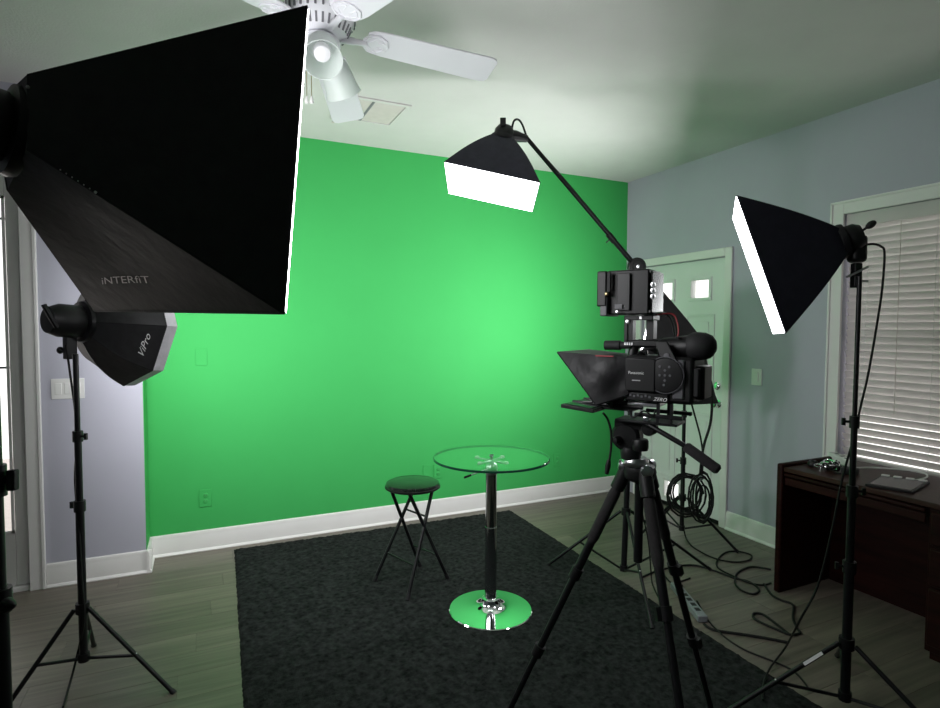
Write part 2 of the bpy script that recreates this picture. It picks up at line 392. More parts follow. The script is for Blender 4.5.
for yy in (2.16, 1.80, 1.30, .8):
    MB().tube([(BX-.030, yy, WZ1-.07), (BX-.030, yy, z)], .0012, 6).build('ladder_cord', 'white plastic', bl)
    MB().tube([(BX+.026, yy, WZ1-.07), (BX+.026, yy, z)], .0012, 6).build('ladder_cord', 'white plastic', bl)
ly = onx(886, 400, XR)[1]
MB().tube([(BX-.036, 1.98, WZ1-.09), (BX-.036, 1.98, 1.05)], .0022, 6).build('lift_cord', 'vent panel', bl)

# ------------------------------------------------------------------ outlets and switches
def wall_frame(kind):
    return {'g': (V(1, 0, 0), V(0, -1, 0)), 'l': (V(1, 0, 0), V(0, -1, 0)), 'r': (V(0, -1, 0), V(-1, 0, 0))}[kind]
def plate(name, c, kind, w_, h_, m, label, cat, style, group=None, gangs=1):
    a, n = wall_frame(kind); up = V(0, 0, 1); c = np.asarray(c, float)
    rt = root(name, c, label, cat, group)
    MB().obox(c+n*.003, a*w_/2, n*.003, up*h_/2).build('cover_plate', m, rt, bevel=.002)
    for k in range(gangs):
        cc = c+a*(k-(gangs-1)/2)*.047
        if style == 'outlet':
            for dz in (-.020, .020):
                q = MB().lathe(cc+up*dz+n*.006, n, [(.0165, 0), (.0165, .003), (.015, .004), (0, .004)], 20).build('receptacle', m, rt)
                MB().obox(cc+up*(dz+.003)+n*.0101-a*.006, a*.0012, n*.0004, up*.004).obox(cc+up*(dz+.003)+n*.0101+a*.006, a*.0012, n*.0004, up*.004).build('socket_slots', 'floor joint', q)
        elif style == 'rocker':
            MB().obox(cc+n*.008+up*.001, a*.0165, n*.003, up*.033).build('rocker', m, rt, bevel=.002)
    for dz in ((-.048, .048) if style != 'outlet' else (0,)):
        MB().lathe(c+up*dz*(h_/.12)+n*.006, n, [(.003, 0), (.003, .001), (0, .0015)], 10).build('screw', m, rt)
plate('wall_outlet', (.026, YG, .363), 'g', .075, .12, 'green paint', 'green painted outlet low on green wall nearest the lavender wall', 'outlet', 'outlet')
plate('blank_wall_plate', ony(201.5, 357, YG), 'g', .072, .115, 'green paint', 'green painted blank cover plate high on the green wall', 'wall plate', 'blank')
plate('wall_outlet', ony(438, 471, YG), 'g', .075, .12, 'green paint', 'green painted outlet behind stool and table, the one next to the glass table', 'outlet', 'outlet')
plate('blank_wall_plate', ony(427, 472, YG), 'g', .070, .115, 'green paint', 'green painted cable plate just above the stool seat', 'wall plate', 'blank')
plate('wall_outlet', ony(557, 460, YG), 'g', .075, .12, 'green paint', 'green painted outlet on green wall just beyond the glass table edge', 'outlet', 'outlet')
plate('light_switch', (-.705, YL, 1.176), 'l', .165, .12, 'white plastic', 'white triple rocker switch on the lavender wall', 'switch', 'rocker', gangs=3)
plate('light_switch', onx(757, 377, XR), 'r', .085, .12, 'white plastic', 'white single rocker switch between the front door and the window', 'switch', 'rocker')

# ------------------------------------------------------------------ ceiling vent and sprinkler
vx0, vx1, vy0, vy1 = .79, 1.21, 3.425, 3.835
cv = root('ceiling_vent', (1.0, 3.63, ZC), 'square return air vent with pale panels in the ceiling', 'vent')
f = MB()
for q in ((vx0, vx1, vy0, vy0+.03), (vx0, vx1, vy1-.03, vy1), (vx0, vx0+.03, vy0+.03, vy1-.03), (vx1-.03, vx1, vy0+.03, vy1-.03)): f.box(*q, ZC-.010, ZC)
f.build('frame', 'ceiling paint', cv, bevel=.003)
xm = onz(372, 108, ZC)[0]; xm = .98
MB().box(xm-.008, xm+.008, vy0+.03, vy1-.03, ZC-.008, ZC).build('divider', 'fan groove', cv)
for a, c in ((vx0+.036, xm-.008), (xm+.008, vx1-.036)):
    MB().box(a, c, vy0+.036, vy1-.036, ZC-.006, ZC-.001).build('filter_panel', 'vent panel', cv)
p = onz(333, 118, ZC)
sp = root('ceiling_sprinkler', (p[0], p[1], ZC), 'small white sprinkler cap on the ceiling beside the fan blade', 'sprinkler')
MB().lathe((p[0], p[1], ZC), (0, 0, -1), [(.022, 0), (.022, .004), (.016, .010), (0, .011)], 20).build('flange', 'ceiling paint', sp)
MB().lathe((p[0], p[1], ZC-.011), (0, 0, -1), [(.006, 0), (.006, .014), (.012, .016), (.012, .019), (0, .020)], 12).build('deflector', 'vent panel', sp)

# ------------------------------------------------------------------ ceiling fan
FC = V(.405, 2.113, 2.60)
fan = root('ceiling_fan', FC, 'white five-blade ceiling fan with glass-shaded light kit', 'ceiling fan')
dn = V(0, 0, -1)
MB().lathe(FC, (0, 0, 1), [(.07, .31), (.068, .27), (.03, .24), (0.0, .239)], 32).build('ceiling_canopy', 'fan white', fan)
MB().tube([FC+V(0, 0, .15), FC+V(0, 0, .26)], .013, 14).build('downrod', 'fan white', fan)
mh = MB().lathe(FC, (0, 0, 1), [(0, -.030), (.07, -.030), (.095, -.022), (.105, .0), (.118, .02), (.122, .06), (.115, .10), (.085, .135), (.03, .155), (0, .156)], 48).build('motor_housing', 'fan white', fan)
vs_ = MB()
for k in range(30):
    a = k*2*math.pi/30; d = V(math.cos(a), math.sin(a), 0); t = V(-math.sin(a), math.cos(a), 0)
    vs_.obox(FC+d*.1012+V(0, 0, -.011), t*.0034, d*.0065+V(0, 0, .0145), (np.cross(t, nrm(d*.0065+V(0, 0, .0145))))*.0015)
    vs_.obox(FC+d*.121+V(0, 0, .040), t*.0034, V(0, 0, .020), d*.002)
tag(vs_.build('vent_slots', 'fan groove', mh), kind='stuff')
for ang, droop in ((-3, .032), (68, .085), (141, .08), (213, .045), (285, .03)):
    a = math.radians(ang); d = nrm(V(math.cos(a)*.66, math.sin(a)*.66, -droop)); t = nrm(V(-math.sin(a), math.cos(a), 0))
    t = nrm(t+V(0, 0, -.20)); n = np.cross(d, t)
    H0 = FC+V(0, 0, -.005)
    poly = []
    L0, L1_ = .165, .665
    out = [(L0, -.045), (L0+.02, -.058), (L0+.06, -.064), (L1_-.03, -.074), (L1_-.008, -.066), (L1_, -.05), (L1_, .05), (L1_-.008, .066), (L1_-.03, .074), (L0+.06, .064), (L0+.02, .058), (L0, .045)]
    bo = MB().prism([H0+d*x+t*yv-n*.004 for x, yv in out], n*.007).build('blade', 'fan white', fan, bevel=.002)
    ir = MB().tube(spline([H0+V(0, 0, -.02)+nrm(V(d[0], d[1], 0))*.07, H0+d*.115-V(0, 0, .014), H0+d*.165-n*.012], 5), [.013]*6+[.011]*5, 10)
    ir.prism([H0+d*x+t*yv-n*.011 for x, yv in ((.15, -.018), (.172, -.045), (.205, -.050), (.235, -.032), (.245, 0), (.235, .032), (.205, .050), (.172, .045), (.15, .018))], n*.006)
    io = ir.build('blade_iron', 'fan white', bo, bevel=.001)
    sc = MB()
    for sgn in (-1, 1):
        sc.tube(spline([H0+d*.172+t*sgn*.008-n*.012, H0+d*.20+t*sgn*.034-n*.012, H0+d*.228+t*sgn*.018-n*.012, H0+d*.205+t*sgn*.012-n*.012], 5), .0022, 6)
        sc.tube(spline([H0+d*.16+t*sgn*.012-n*.012, H0+d*.178+t*sgn*.040-n*.012, H0+d*.21+t*sgn*.046-n*.012], 5), .0022, 6)
    sc.build('scroll_relief', 'fan white', bo)
lk = MB().lathe(FC, (0, 0, -1), [(.05, .028), (.066, .040), (.070, .062), (.060, .078), (.035, .088), (.012, .095), (0, .096)], 32).build('light_kit', 'fan white', fan)
for ang in (262, 44, 150):
    a = math.radians(ang+0); d = nrm(V(math.cos(a), math.sin(a), -1.15)); o = FC+V(math.cos(a)*.050, math.sin(a)*.050, -.062)
    sh = MB().lathe(o+d*.02, d, [(.022, 0), (.036, .010), (.050, .03), (.056, .065), (.060, .105), (.066, .130), (.0635, .1305), (.0575, .105), (.0535, .065), (.047, .03), (.026, .012)], 32).build('lamp_shade', 'frosted glass', fan)
    MB().tube([o, o+d*.026], .018, 16).build('lamp_holder', 'fan white', sh)
    MB().lathe(o+d*.03, d, [(.012, 0), (.015, .012), (.026, .038), (.031, .058), (.027, .078), (.014, .089), (0, .091)], 24).build('bulb', 'bulb glass', sh)
for (px, py0, py1) in ((311.3, 60, 96), (306.5, 60, 96)):
    dd = 1.98; P0, P1 = at(px, py0, dd), at(px, py1, dd); P1 = V(P0[0], P0[1], P1[2])
    ch = MB().tube([V(P0[0], P0[1], 2.52), P1], .0014, 6).build('pull_chain', 'brass', fan)
    MB().lathe(P1+V(0, 0, -.026), (0, 0, 1), [(0, 0), (.007, .003), (.0075, .010), (.004, .022), (.002, .028), (0, .028)], 12).build('pull_knob', 'white plastic', ch)

# ------------------------------------------------------------------ rug, table and stool
rx0, rx1, ry0, ry1 = .165, 2.33, .62, 4.205
RH = .012
NX, NY = 150, 240
def rugf(i, j):
    yv = ry0+(ry1-ry0)*j+(.045 if j > .5 else 0)*(1-i)*(2*j-1); x = rx0+(rx1-rx0)*i+(yv-3.2)*.032*(1-i*.1)
    e = 1 if (0 < i < 1 and 0 < j < 1) else 0
    return (x+random.uniform(-.003, .003), yv+random.uniform(-.003, .003), RH*(.75+.5*random.random()) if e else .001)
rug = MB().grid(rugf, NX, NY).build('rug', 'rug pile', loc=((rx0+rx1)/2, (ry0+ry1)/2, 0))
tag(rug, 'charcoal low pile area rug under the table and stool', 'rug')

TB = V(1.415, 2.735, RH)
tb = root('bar_table', TB, 'round glass bar table with chrome pedestal and disc base', 'table')
MB().lathe(TB, (0, 0, 1), [(0, 0), (.224, 0), (.226, .004), (.222, .008), (.16, .014), (.10, .022), (.062, .034), (.050, .050), (.046, .066), (.030, .074), (0, .075)], 64).build('base', 'chrome', tb)
MB().lathe(TB, (0, 0, 1), [(.032, .072), (.032, .46), (.030, .462), (.030, .765), (0, .766)], 32).build('pedestal', 'dark chrome', tb)
zt = .843
sp_ = MB().lathe(TB, (0, 0, 1), [(0, zt-.095), (.032, zt-.095), (.036, zt-.06), (.030, zt-.04), (.018, zt-.03), (.012, zt-.02), (0, zt-.018)], 24)
sp_.build('hub', 'silver', tb)
for k in range(4):
    a = math.radians(25+90*k); d = V(math.cos(a), math.sin(a), 0)
    ar = MB().obox(TB+d*.055+V(0, 0, zt-.022), d*.055, np.cross(d, (0, 0, 1))*.010, V(0, 0, .004)).build('support_arm', 'silver', tb, bevel=.002)
    MB().lathe(TB+d*.098+V(0, 0, zt-.019), (0, 0, 1), [(.012, 0), (.012, .006), (0, .0062)], 14).build('pad', 'white plastic', ar)
MB().lathe(TB, (0, 0, 1), [(.008, zt-.02), (.008, zt+.002), (.014, zt+.0095), (.014, zt+.014), (0, zt+.016)], 16).build('centre_bolt', 'chrome', tb)
e0 = TB+V(0, 0, zt-.06); ldir = -RT*.85-FW*.3; ldir[2] = -.25; ldir = nrm(ldir)
lv = MB().tube([e0+ldir*.02, e0+ldir*.13], .0035, 8).build('lever', 'silver', tb)
MB().tube([e0+ldir*.12, e0+ldir*.16], .006, 8).build('lever_grip', 'black plastic', lv)
TR = .313
tt = MB().lathe(TB, (0, 0, 1), [(0, zt-.012), (TR-.003, zt-.012), (TR-.003, zt-.004), (0, zt-.004)], 96).build('glass_top', 'table glass', tb)
tt.location.z += .010
eg = MB().lathe(TB, (0, 0, 1), [(TR-.004, zt-.0042), (TR, zt-.003), (TR, zt+.007), (TR-.004, zt+.0082), (TR-.004, zt-.0042)], 96).build('glass_rim', 'glass edge', tt)
eg.location.z -= .010

ft = [onz(374.5, 581, .015), onz(407.5, 600, .015), onz(447.5, 578, .015), onz(420, 566, .015)]   # left, front, right, back
ST_ = np.mean(ft, axis=0); ST_[2] = RH
st = root('folding_stool', ST_, 'round black folding stool with crossed tubular legs', 'stool')
SZ = .592
MB().lathe((ST_[0], ST_[1], 0), (0, 0, 1), [(0, SZ-.005), (.145, SZ-.005), (.159, SZ), (.162, SZ+.012), (.157, SZ+.026), (.138, SZ+.034), (.06, SZ+.037), (0, SZ+.0375)], 48).build('seat_cushion', 'vinyl seat', st)
MB().lathe((ST_[0], ST_[1], 0), (0, 0, 1), [(.159, SZ-.006), (.165, SZ-.002), (.165, SZ+.008), (.159, SZ+.012), (.159, SZ-.006)], 48).build('seat_rim', 'black plastic', st)
# two crossing frames: left foot rises to the right, right foot rises to the left
tops = {}
c2 = V(ST_[0], ST_[1], SZ-.006)
def seat_pt(px): # point under the seat given its pixel
    q = at(px[0], px[1], (c2-EYE)@FW); return q
fr = [ft[0], ft[1], ft[2], ft[3]]
opp = {0: 2, 1: 3, 2: 0, 3: 1}
ctr = V(ST_[0], ST_[1], 0)
# left pair of an X: foot 0 crosses foot 3, front pair: foot 1 crosses foot 2
Xt = [fr[3]+(ctr-fr[3])*.42, fr[2]+(ctr-fr[2])*.42, fr[1]+(ctr-fr[1])*.42, fr[0]+(ctr-fr[0])*.42]
lg = []
for i in range(4):
    F = V(fr[i][0], fr[i][1], RH+.004); T = V(Xt[i][0], Xt[i][1], SZ-.006)
    lg.append((F, T))
    lo = MB().tube([F+(T-F)*.0, T], .0105, 12).build('leg', 'black metal', st)
    MB().tube([F-(T-F)*.002, F+(T-F)*.05], .0135, 12).build('rubber_foot', 'dark rubber', lo)
def lp(i, t): return lg[i][0]+(lg[i][1]-lg[i][0])*t
MB().tube([lp(0, .28), lp(1, .28)], .006, 8).build('stretcher', 'black metal', st)
MB().tube([lp(2, .28), lp(3, .28)], .006, 8).build('stretcher', 'black metal', st)
MB().tube([lp(0, .72), lp(1, .72)], .006, 8).build('stretcher', 'black metal', st)
MB().tube([lp(0, .62), lp(3, .62)], .005, 8).build('pivot_rod', 'black metal', st)

# ------------------------------------------------------------------ light stands
def light_stand(base, hub, low, top, feet, collars, label, r0=.0155, lean=(0, 0), group=None, name='light_stand', frac=.5, rz=0.):
    base = V(base[0], base[1], rz)
    rt = root(name, base, label, 'light stand', group)
    ax = lambda z: V(base[0]+lean[0]*z, base[1]+lean[1]*z, z)
    zs = [low]+list(collars)+[top]
    for i in range(len(zs)-1):
        MB().tube([ax(zs[i]), ax(zs[i+1])], r0*(1-.17*i), 14).build('pole', 'black metal', rt)
    for i, z in enumerate(collars):
        rr = r0*(1-.17*i)
        co = MB().tube([ax(z-.024), ax(z+.022)], rr+.006, 14).build('collar', 'black plastic', rt)
        d = nrm(-RT+FW*.25) if i % 2 == 0 else nrm(RT-FW*.2); d[2] = 0
        MB().tube([ax(z)+d*rr, ax(z)+d*(rr+.022)], .005, 8).obox(ax(z)+d*(rr+.026), d*.006, V(0, 0, .014), np.cross(d, (0, 0, 1))*.005).build('lock_knob', 'black plastic', co)
    MB().tube([ax(hub-.022), ax(hub+.022)], r0+.010, 14).build('leg_hub', 'black plastic', rt)
    MB().tube([ax(low-.015), ax(low+.02)], r0+.006, 14).build('brace_hub', 'black plastic', rt)
    for F in feet:
        F = V(F[0], F[1], F[2] if len(F) > 2 else .012)
        d = nrm(V(F[0]-base[0], F[1]-base[1], 0)); H = ax(hub)+d*(r0+.014)
        lo = MB().tube([H, F], .0095, 10).build('leg', 'black metal', rt)
        MB().tube([F-(F-H)*.03, F+(F-H)*.004], .0115, 10).build('foot_cap', 'dark rubber', lo)
        B = H+(F-H)*frac
        q = MB().tube([ax(low)+d*(r0+.006), B], .007, 8).build('brace', 'black metal', rt)
        MB().ball(B+V(0, 0, .006), .0055, seg=10).build('rivet', 'silver', q)
    return rt, ax
def feet3(base, r, a0): return [(base[0]+r*math.cos(a0+k*2*math.pi/3), base[1]+r*math.sin(a0+k*2*math.pi/3)) for k in range(3)]

# ------------------------------------------------------------------ softboxes
def sframe(yaw, pit, rol):
    n = V(math.cos(yaw)*math.cos(pit), math.sin(yaw)*math.cos(pit), math.sin(pit)); s = V(-math.sin(yaw), math.cos(yaw), 0); t = np.cross(n, s)
    return n, s*math.cos(rol)+t*math.sin(rol), -s*math.sin(rol)+t*math.cos(rol)
def bilin(q, a, b):  # q = [p00, p10, p11, p01]
    return q[0]*(1-a)*(1-b)+q[1]*a*(1-b)+q[2]*a*b+q[3]*(1-a)*b
def soft_panels(rt, back, front, fabric, bulge, sag, th=.003):
    """back and front: rings of equally many corners, one panel between each pair of neighbours"""
    k = len(back); cb = np.mean(back, axis=0); cf = np.mean(front, axis=0); fns = []
    for i in range(k):
        j = (i+1) % k
        def fn(v, wv, i=i, j=j):
            B = back[i]*(1-wv)+back[j]*wv; F = front[i]*(1-wv)+front[j]*wv
            p = B*(1-v)+F*v
            out = nrm((B-cb)+(F-cf)*.5)
            ob = math.sin(math.pi*v**.8)*bulge
            p = p+out*ob*(np.linalg.norm(front[i]-cf))
            p = p-out*sag*math.sin(math.pi*v)*math.sin(math.pi*wv)
            return p
        fns.append(fn)
        m = MB().grid(fn, 14, 10, th)
        m.build('fabric_panel', fabric, rt)
        hem = MB().tube([fn(.985, q/10) for q in range(11)], .0045, 6)
        hem.build('hem', fabric, rt)
    MB().add([p for p in back], [tuple(range(k))]).build('back_panel', fabric, rt, smooth=False)
    for i in range(k):
        MB().tube([fns[i](q/14, 0) for q in range(15)], .0035, 6).build('corner_rod', 'black metal', rt)
    return fns
def diffuser(rt, corners, n, m, puff=.015, th=.012):
    k = len(corners); c = np.mean(corners, axis=0)
    b = MB(); N = 8; vs = []; fs = []
    for r in range(N+1):
        for p in corners: vs.append(c+(p-c)*(.995*r/N if r else 1e-4)+n*(puff*(1-(r/N)**2)))
    for r in range(N):
        fs += [(r*k+i, (r+1)*k+i, (r+1)*k+(i+1) % k, r*k+(i+1) % k) for i in range(k)]
    o = len(vs); vs += [c+(p-c)*.995-n*th for p in corners]
    fs += [(N*k+i, o+i, o+(i+1) % k, N*k+(i+1) % k) for i in range(k)]+[tuple(range(o, o+k))]
    b.add(vs, fs); return b.build('diffuser', m, rt, smooth=False)
def lamp_head(rt, ring, n, s, t, r, L, parts=True, knobdir=None):
    """speed ring, lamp housing and tilt bracket behind the softbox ring centre"""
    MB().lathe(ring, -n, [(r*1.0, -.012), (r*1.04, 0), (r*1.0, .012), (r*.75, .016), (r*.6, .03)], 28).build('speed_ring', 'black metal', rt)
    h = MB().lathe(ring, -n, [(0, .0), (r*.72, .01), (r*.80, .02), (r*.80, L*.7), (r*.70, L*.86), (r*.62, L), (0, L+.001)], 28).build('lamp_housing', 'black plastic', rt)
    return h

# --- big softbox by the photographer
An, As, At = sframe(.502, -.115, .003)
Ac = V(-.021, 1.534, 1.883); AW, AH = .824, .60
Af = [Ac-As*AW/2-At*AH/2, Ac+As*AW/2-At*AH/2, Ac+As*AW/2+At*AH/2, Ac-As*AW/2+At*AH/2]   # near-bottom, far-bottom, far-top, near-top
Af[0] = at(285, 313.5, 1.11); Af[1] = at(95, 311, 1.59); Af[3] = at(308, 7, 1.13)
Ab = [at(28, 149, 1.05), at(8, 189, 1.15), at(-6, 108, 1.16), at(28, 76, 1.06)]
a_post = at(0, 650, 1.12)
sa = root('softbox', (a_post[0], a_post[1], 1.5), 'large black rectangular softbox with pale lettering underneath, closest to the French door light', 'softbox')
sa['label'] = 'largest softbox, black rectangular one with pale lettering on its underside'
Afn = soft_panels(sa, Ab, Af, 'black fabric', .0, .012)
ringc = np.mean(Ab, axis=0); Anx = nrm(Ac-ringc)
diffuser(sa, [p+Anx*.0045 for p in Af], nrm(np.cross(Af[3]-Af[0], Af[0]-Af[1])*1.0) if np.dot(np.cross(Af[3]-Af[0], Af[0]-Af[1]), Anx) > 0 else nrm(-np.cross(Af[3]-Af[0], Af[0]-Af[1])), 'lit diffuser big', puff=.006, th=.003)
lamp_head(sa, ringc, Anx, As, At, .085, .26)
def find(fn, px):
    best = min(((np.hypot(*(proj(fn(a, b))-px)), a, b) for a in np.linspace(0, 1, 61) for b in np.linspace(0, 1, 61))); return best[1:]
p0, p1 = find(Afn[0], V(102.5, 284)), find(Afn[0], V(151, 281.5)); pu = find(Afn[0], V(103, 277))
def a_text(x, yv):
    # along the panel's lower part, letters upright towards the lamp head
    a = p0[0]+(p1[0]-p0[0])*x+(pu[0]-p0[0])*yv*5.2; b_ = p0[1]+(p1[1]-p0[1])*x+(pu[1]-p0[1])*yv*5.2
    P = Afn[0](a, b_); e = 1e-3
    N = nrm(np.cross(Afn[0](a+e, b_)-P, Afn[0](a, b_+e)-P))
    if np.dot(N, EYE-P) < 0: N = -N
    return P+N*.004
text_mesh('iNTERfiT', a_text, 'lettering', 'silver print', sa)
for q in range(7):
    P = Afn[3](.10+.026*q, 0.02) if False else Afn[0](.12+.022*q, 0.0)
    MB().ball(P+nrm(EYE-P)*.006, .0013 if q < 6 else .0026, seg=8).build('stitch_hole', 'white print', sa)
MB().ball(at(27.8, 87, 1.045), .0032, seg=8).build('rod_tip', 'silver', sa)
MB().ball(at(10.8, 175, 1.12), .0022, seg=8).build('rod_tip', 'silver', sa)
# tilt bracket
MB().tube([V(a_post[0], a_post[1], 1.60), V(a_post[0], a_post[1], 1.66), ringc-Anx*.10-V(0, 0, .06)], .018, 10).build('tilt_bracket', 'black metal', sa)
aft = feet3(a_post, .50, math.radians(140))
_, aax = light_stand(a_post, .62, .30, 1.62, aft, [1.02], 'black light stand beside the glazed patio door, carrying the largest softbox', r0=.0165)
kn = root  # stand's big T knob
kz = at(8, 479, 1.1)[2]
tkd = nrm(V(RT[0], RT[1], 0))

# --- octagonal softbox
Bn, Bs, Bt = sframe(.666, -.05, 0)
Bc = V(-.263, 3.145, 1.554); BR = .288
def octa(c, R, ph=-.025): return [c+R*(-Bs*math.cos(ph-k*math.pi/4)+Bt*math.sin(ph-k*math.pi/4)) for k in range(8)]
sbx = at(72, 420, 2.5)
so = root('octagonal_softbox', (sbx[0], sbx[1], 1.40), 'black octagonal softbox with silver rim on stand by the lavender wall', 'softbox')
Bfront = octa(Bc-Bn*.05, BR*.995); Bring = Bc-Bn*.245
Bfn = soft_panels(so, octa(Bring, .075), Bfront, 'black fabric', .13, .006)
ob = octa(Bc, BR)
for k in range(8):
    i, j = k, (k+1) % 8
    q = [Bfront[i], Bfront[j], ob[j], ob[i]]
    MB().grid(lambda a, b_, q=q: bilin(q, a, b_)+Bn*0, 6, 3, .003).build('rim_panel', 'silver fabric', so)
diffuser(so, octa(Bc-Bn*.018, BR*.985), Bn, 'lit diffuser octa', puff=.006, th=.004)
lamp_head(so, Bring, Bn, Bs, Bt, .088, .14)
bk = Bring-Bn*.13
MB().tube(spline([bk-Bt*.03-Bs*.05, bk-Bn*.035+Bt*.02-Bs*.06, bk-Bn*.05+Bt*.058-Bs*.05], 5), .010, 8).build('handle', 'black plastic', so)
mt = V(sbx[0], sbx[1], 1.44)
MB().obox(mt+V(0, 0, .02), nrm(V(Bn[0], Bn[1], 0))*.022, nrm(V(Bs[0], Bs[1], 0))*.016, V(0, 0, .055)).build('tilt_bracket', 'black metal', so, bevel=.004)
MB().tube([mt+V(0, 0, .005), mt+V(0, 0, .005)-RT*.035], .006, 8).ball(mt-RT*.042+V(0, 0, .003), .016, ax=RT, seg=14, st=.8).build('tilt_knob', 'black plastic', so)
pk = 0
best = None
for k in range(8):
    a_, b_ = find(Bfn[k], V(148, 349)); dd = np.hypot(*(proj(Bfn[k](a_, b_))-V(148, 349)))
    fac = np.dot(nrm(np.cross(Bfn[k](.5, .1)-Bfn[k](.4, .1), Bfn[k](.4, .3)-Bfn[k](.4, .1))), EYE-Bfn[k](.5, .5))
    dpt = (Bfn[k](a_, b_)-EYE)@FW
    if dd < 3 and (best is None or dpt < best[0]): best = (dpt, k)
if best:
    fn = Bfn[best[1]]
    q0, q1, q2 = find(fn, V(143, 356)), find(fn, V(151, 335)), find(fn, V(138, 352.5))
    def b_text(x, yv):
        a = q0[0]+(q1[0]-q0[0])*x+(q2[0]-q0[0])*yv*3.2; bb = q0[1]+(q1[1]-q0[1])*x+(q2[1]-q0[1])*yv*3.2
        P = fn(a, bb); N = nrm(np.cross(fn(a+.001, bb)-P, fn(a, bb+.001)-P))
        if np.dot(N, EYE-P) < 0: N = -N
        return P+N*.004
    text_mesh('ViPro', b_text, 'lettering', 'white print', so, shear=.3)
bpost = at(84, 660, 2.5)
leanb = ((sbx[0]-bpost[0])/1.5, (sbx[1]-bpost[1])/1.5)
light_stand(bpost, .335, .115, 1.43, [onz(174, 693), onz(3, 712), onz(94, 646)], [.78, 1.08], 'black light stand holding the octagonal softbox', r0=.0165, lean=(0, 0), frac=.56)

# --- softbox on the boom
K = .83
Cc = EYE+(V(1.785, 3.476, 2.477)-EYE)*K
Cn, Cs, Ct = sframe(3.269, -1.303, 2.172)
CWd, CHt, CL = .611*K, .507*K, .375*K
Cf = [Cc-Cs*CWd/2-Ct*CHt/2, Cc+Cs*CWd/2-Ct*CHt/2, Cc+Cs*CWd/2+Ct*CHt/2, Cc-Cs*CWd/2+Ct*CHt/2]
Cr = Cc-Cn*CL*.92; cr = .05
Cbk = [Cr-Cs*cr-Ct*cr, Cr+Cs*cr-Ct*cr, Cr+Cs*cr+Ct*cr, Cr-Cs*cr+Ct*cr]
sc_ = root('boom_softbox', Cr, 'lit black softbox pointing down from the boom arm under the ceiling', 'softbox')
soft_panels(sc_, Cbk, Cf, 'lit navy fabric', .055, .010)
diffuser(sc_, [p+Cn*.004 for p in Cf], Cn, 'lit diffuser boom', puff=.010, th=.006)
lamp_head(sc_, Cr, Cn, Cs, Ct, .070, .075)
ck = at(503, 122, 3.18); ckb = Cr-Cn*.05
MB().tube([ckb, ck-V(0, 0, .01)], .006, 8).obox(ck, V(RT[0], RT[1], 0)*.016, V(0, 0, .022), V(FW[0], FW[1], 0)*.008).build('tilt_knob', 'black plastic', sc_, bevel=.003)
cb0, cb1 = Cr-Cn*.030, at(527, 139, 3.27)
MB().tube([cb0, (cb0+cb1)/2+V(0, 0, .004), cb1], [.036, .032, .020], 12).build('tilt_bracket', 'black metal', sc_)
MB().tube(spline([at(512, 128, 3.22), at(514, 121, 3.22), at(518, 119.5, 3.23), at(522, 124, 3.24), at(526, 135, 3.26)], 6), .006, 8).build('power_lead', 'cord rubber', sc_)

# --- boom stand
bs = onz(623.4, 577); bs = at(624, 540, 3.58); bs[2] = 0
pv = at(636, 267, 3.56)
lean = ((pv[0]-bs[0])/pv[2], (pv[1]-bs[1])/pv[2])
brt, bax = light_stand(bs, .41, .055, pv[2]-.02, [onz(548, 567)+V(0, 0, .014), onz(652, 631)+V(0, 0, .014), (2.93, 2.62, .012)], [.80, 1.30], 'black boom stand with long angled arm standing behind the video camera', r0=.018, lean=lean, name='boom_stand', frac=.56)
P0 = at(525, 136, 3.26); dr_ = nrm(pv-P0)
t_end = 0.0
while proj(pv+dr_*t_end)[0] < 700 and t_end < 2: t_end += .005
Pe = pv+dr_*t_end
off = np.cross(dr_, nrm(V(RT[0], RT[1], 0))); 
mid = at(612, 236, 3.50); tt_ = np.dot(mid-P0, dr_); mid = P0+dr_*tt_
MB().tube([P0, mid], .012, 12).build('boom_arm', 'black metal', brt)
MB().tube([mid, Pe], .015, 12).build('boom_arm', 'black metal', brt)
cl = MB().tube([mid-dr_*.03, mid+dr_*.03], .019, 12).build('boom_collar', 'black plastic', brt)
MB().tube([mid, mid-V(RT[0], RT[1], 0)*.03-V(0, 0, .03)], .004, 8).build('lock_knob', 'black plastic', cl)
nv = nrm(V(FW[0], FW[1], 0)); pvf = pv-nv*.022
pd = MB().lathe(pvf, -nv, [(.040, -.03), (.056, -.024), (.056, .002), (.048, .010), (.030, .012), (.028, .018), (0, .019)], 32).build('pivot_disc', 'black plastic', brt)
MB().lathe(pvf-nv*.018, -nv, [(.010, 0), (.010, .006), (0, .007)], 14).build('pivot_bolt', 'silver', pd)
bc = MB().tube(spline([P0+V(0, 0, .0), P0+dr_*.3+V(0, 0, .016), P0+dr_*.7+V(0, 0, .017), pv+V(0, 0, .02)+dr_*.12, Pe+V(0, 0, .02)], 8), .005, 6).build('boom_cable', 'cord rubber', brt)

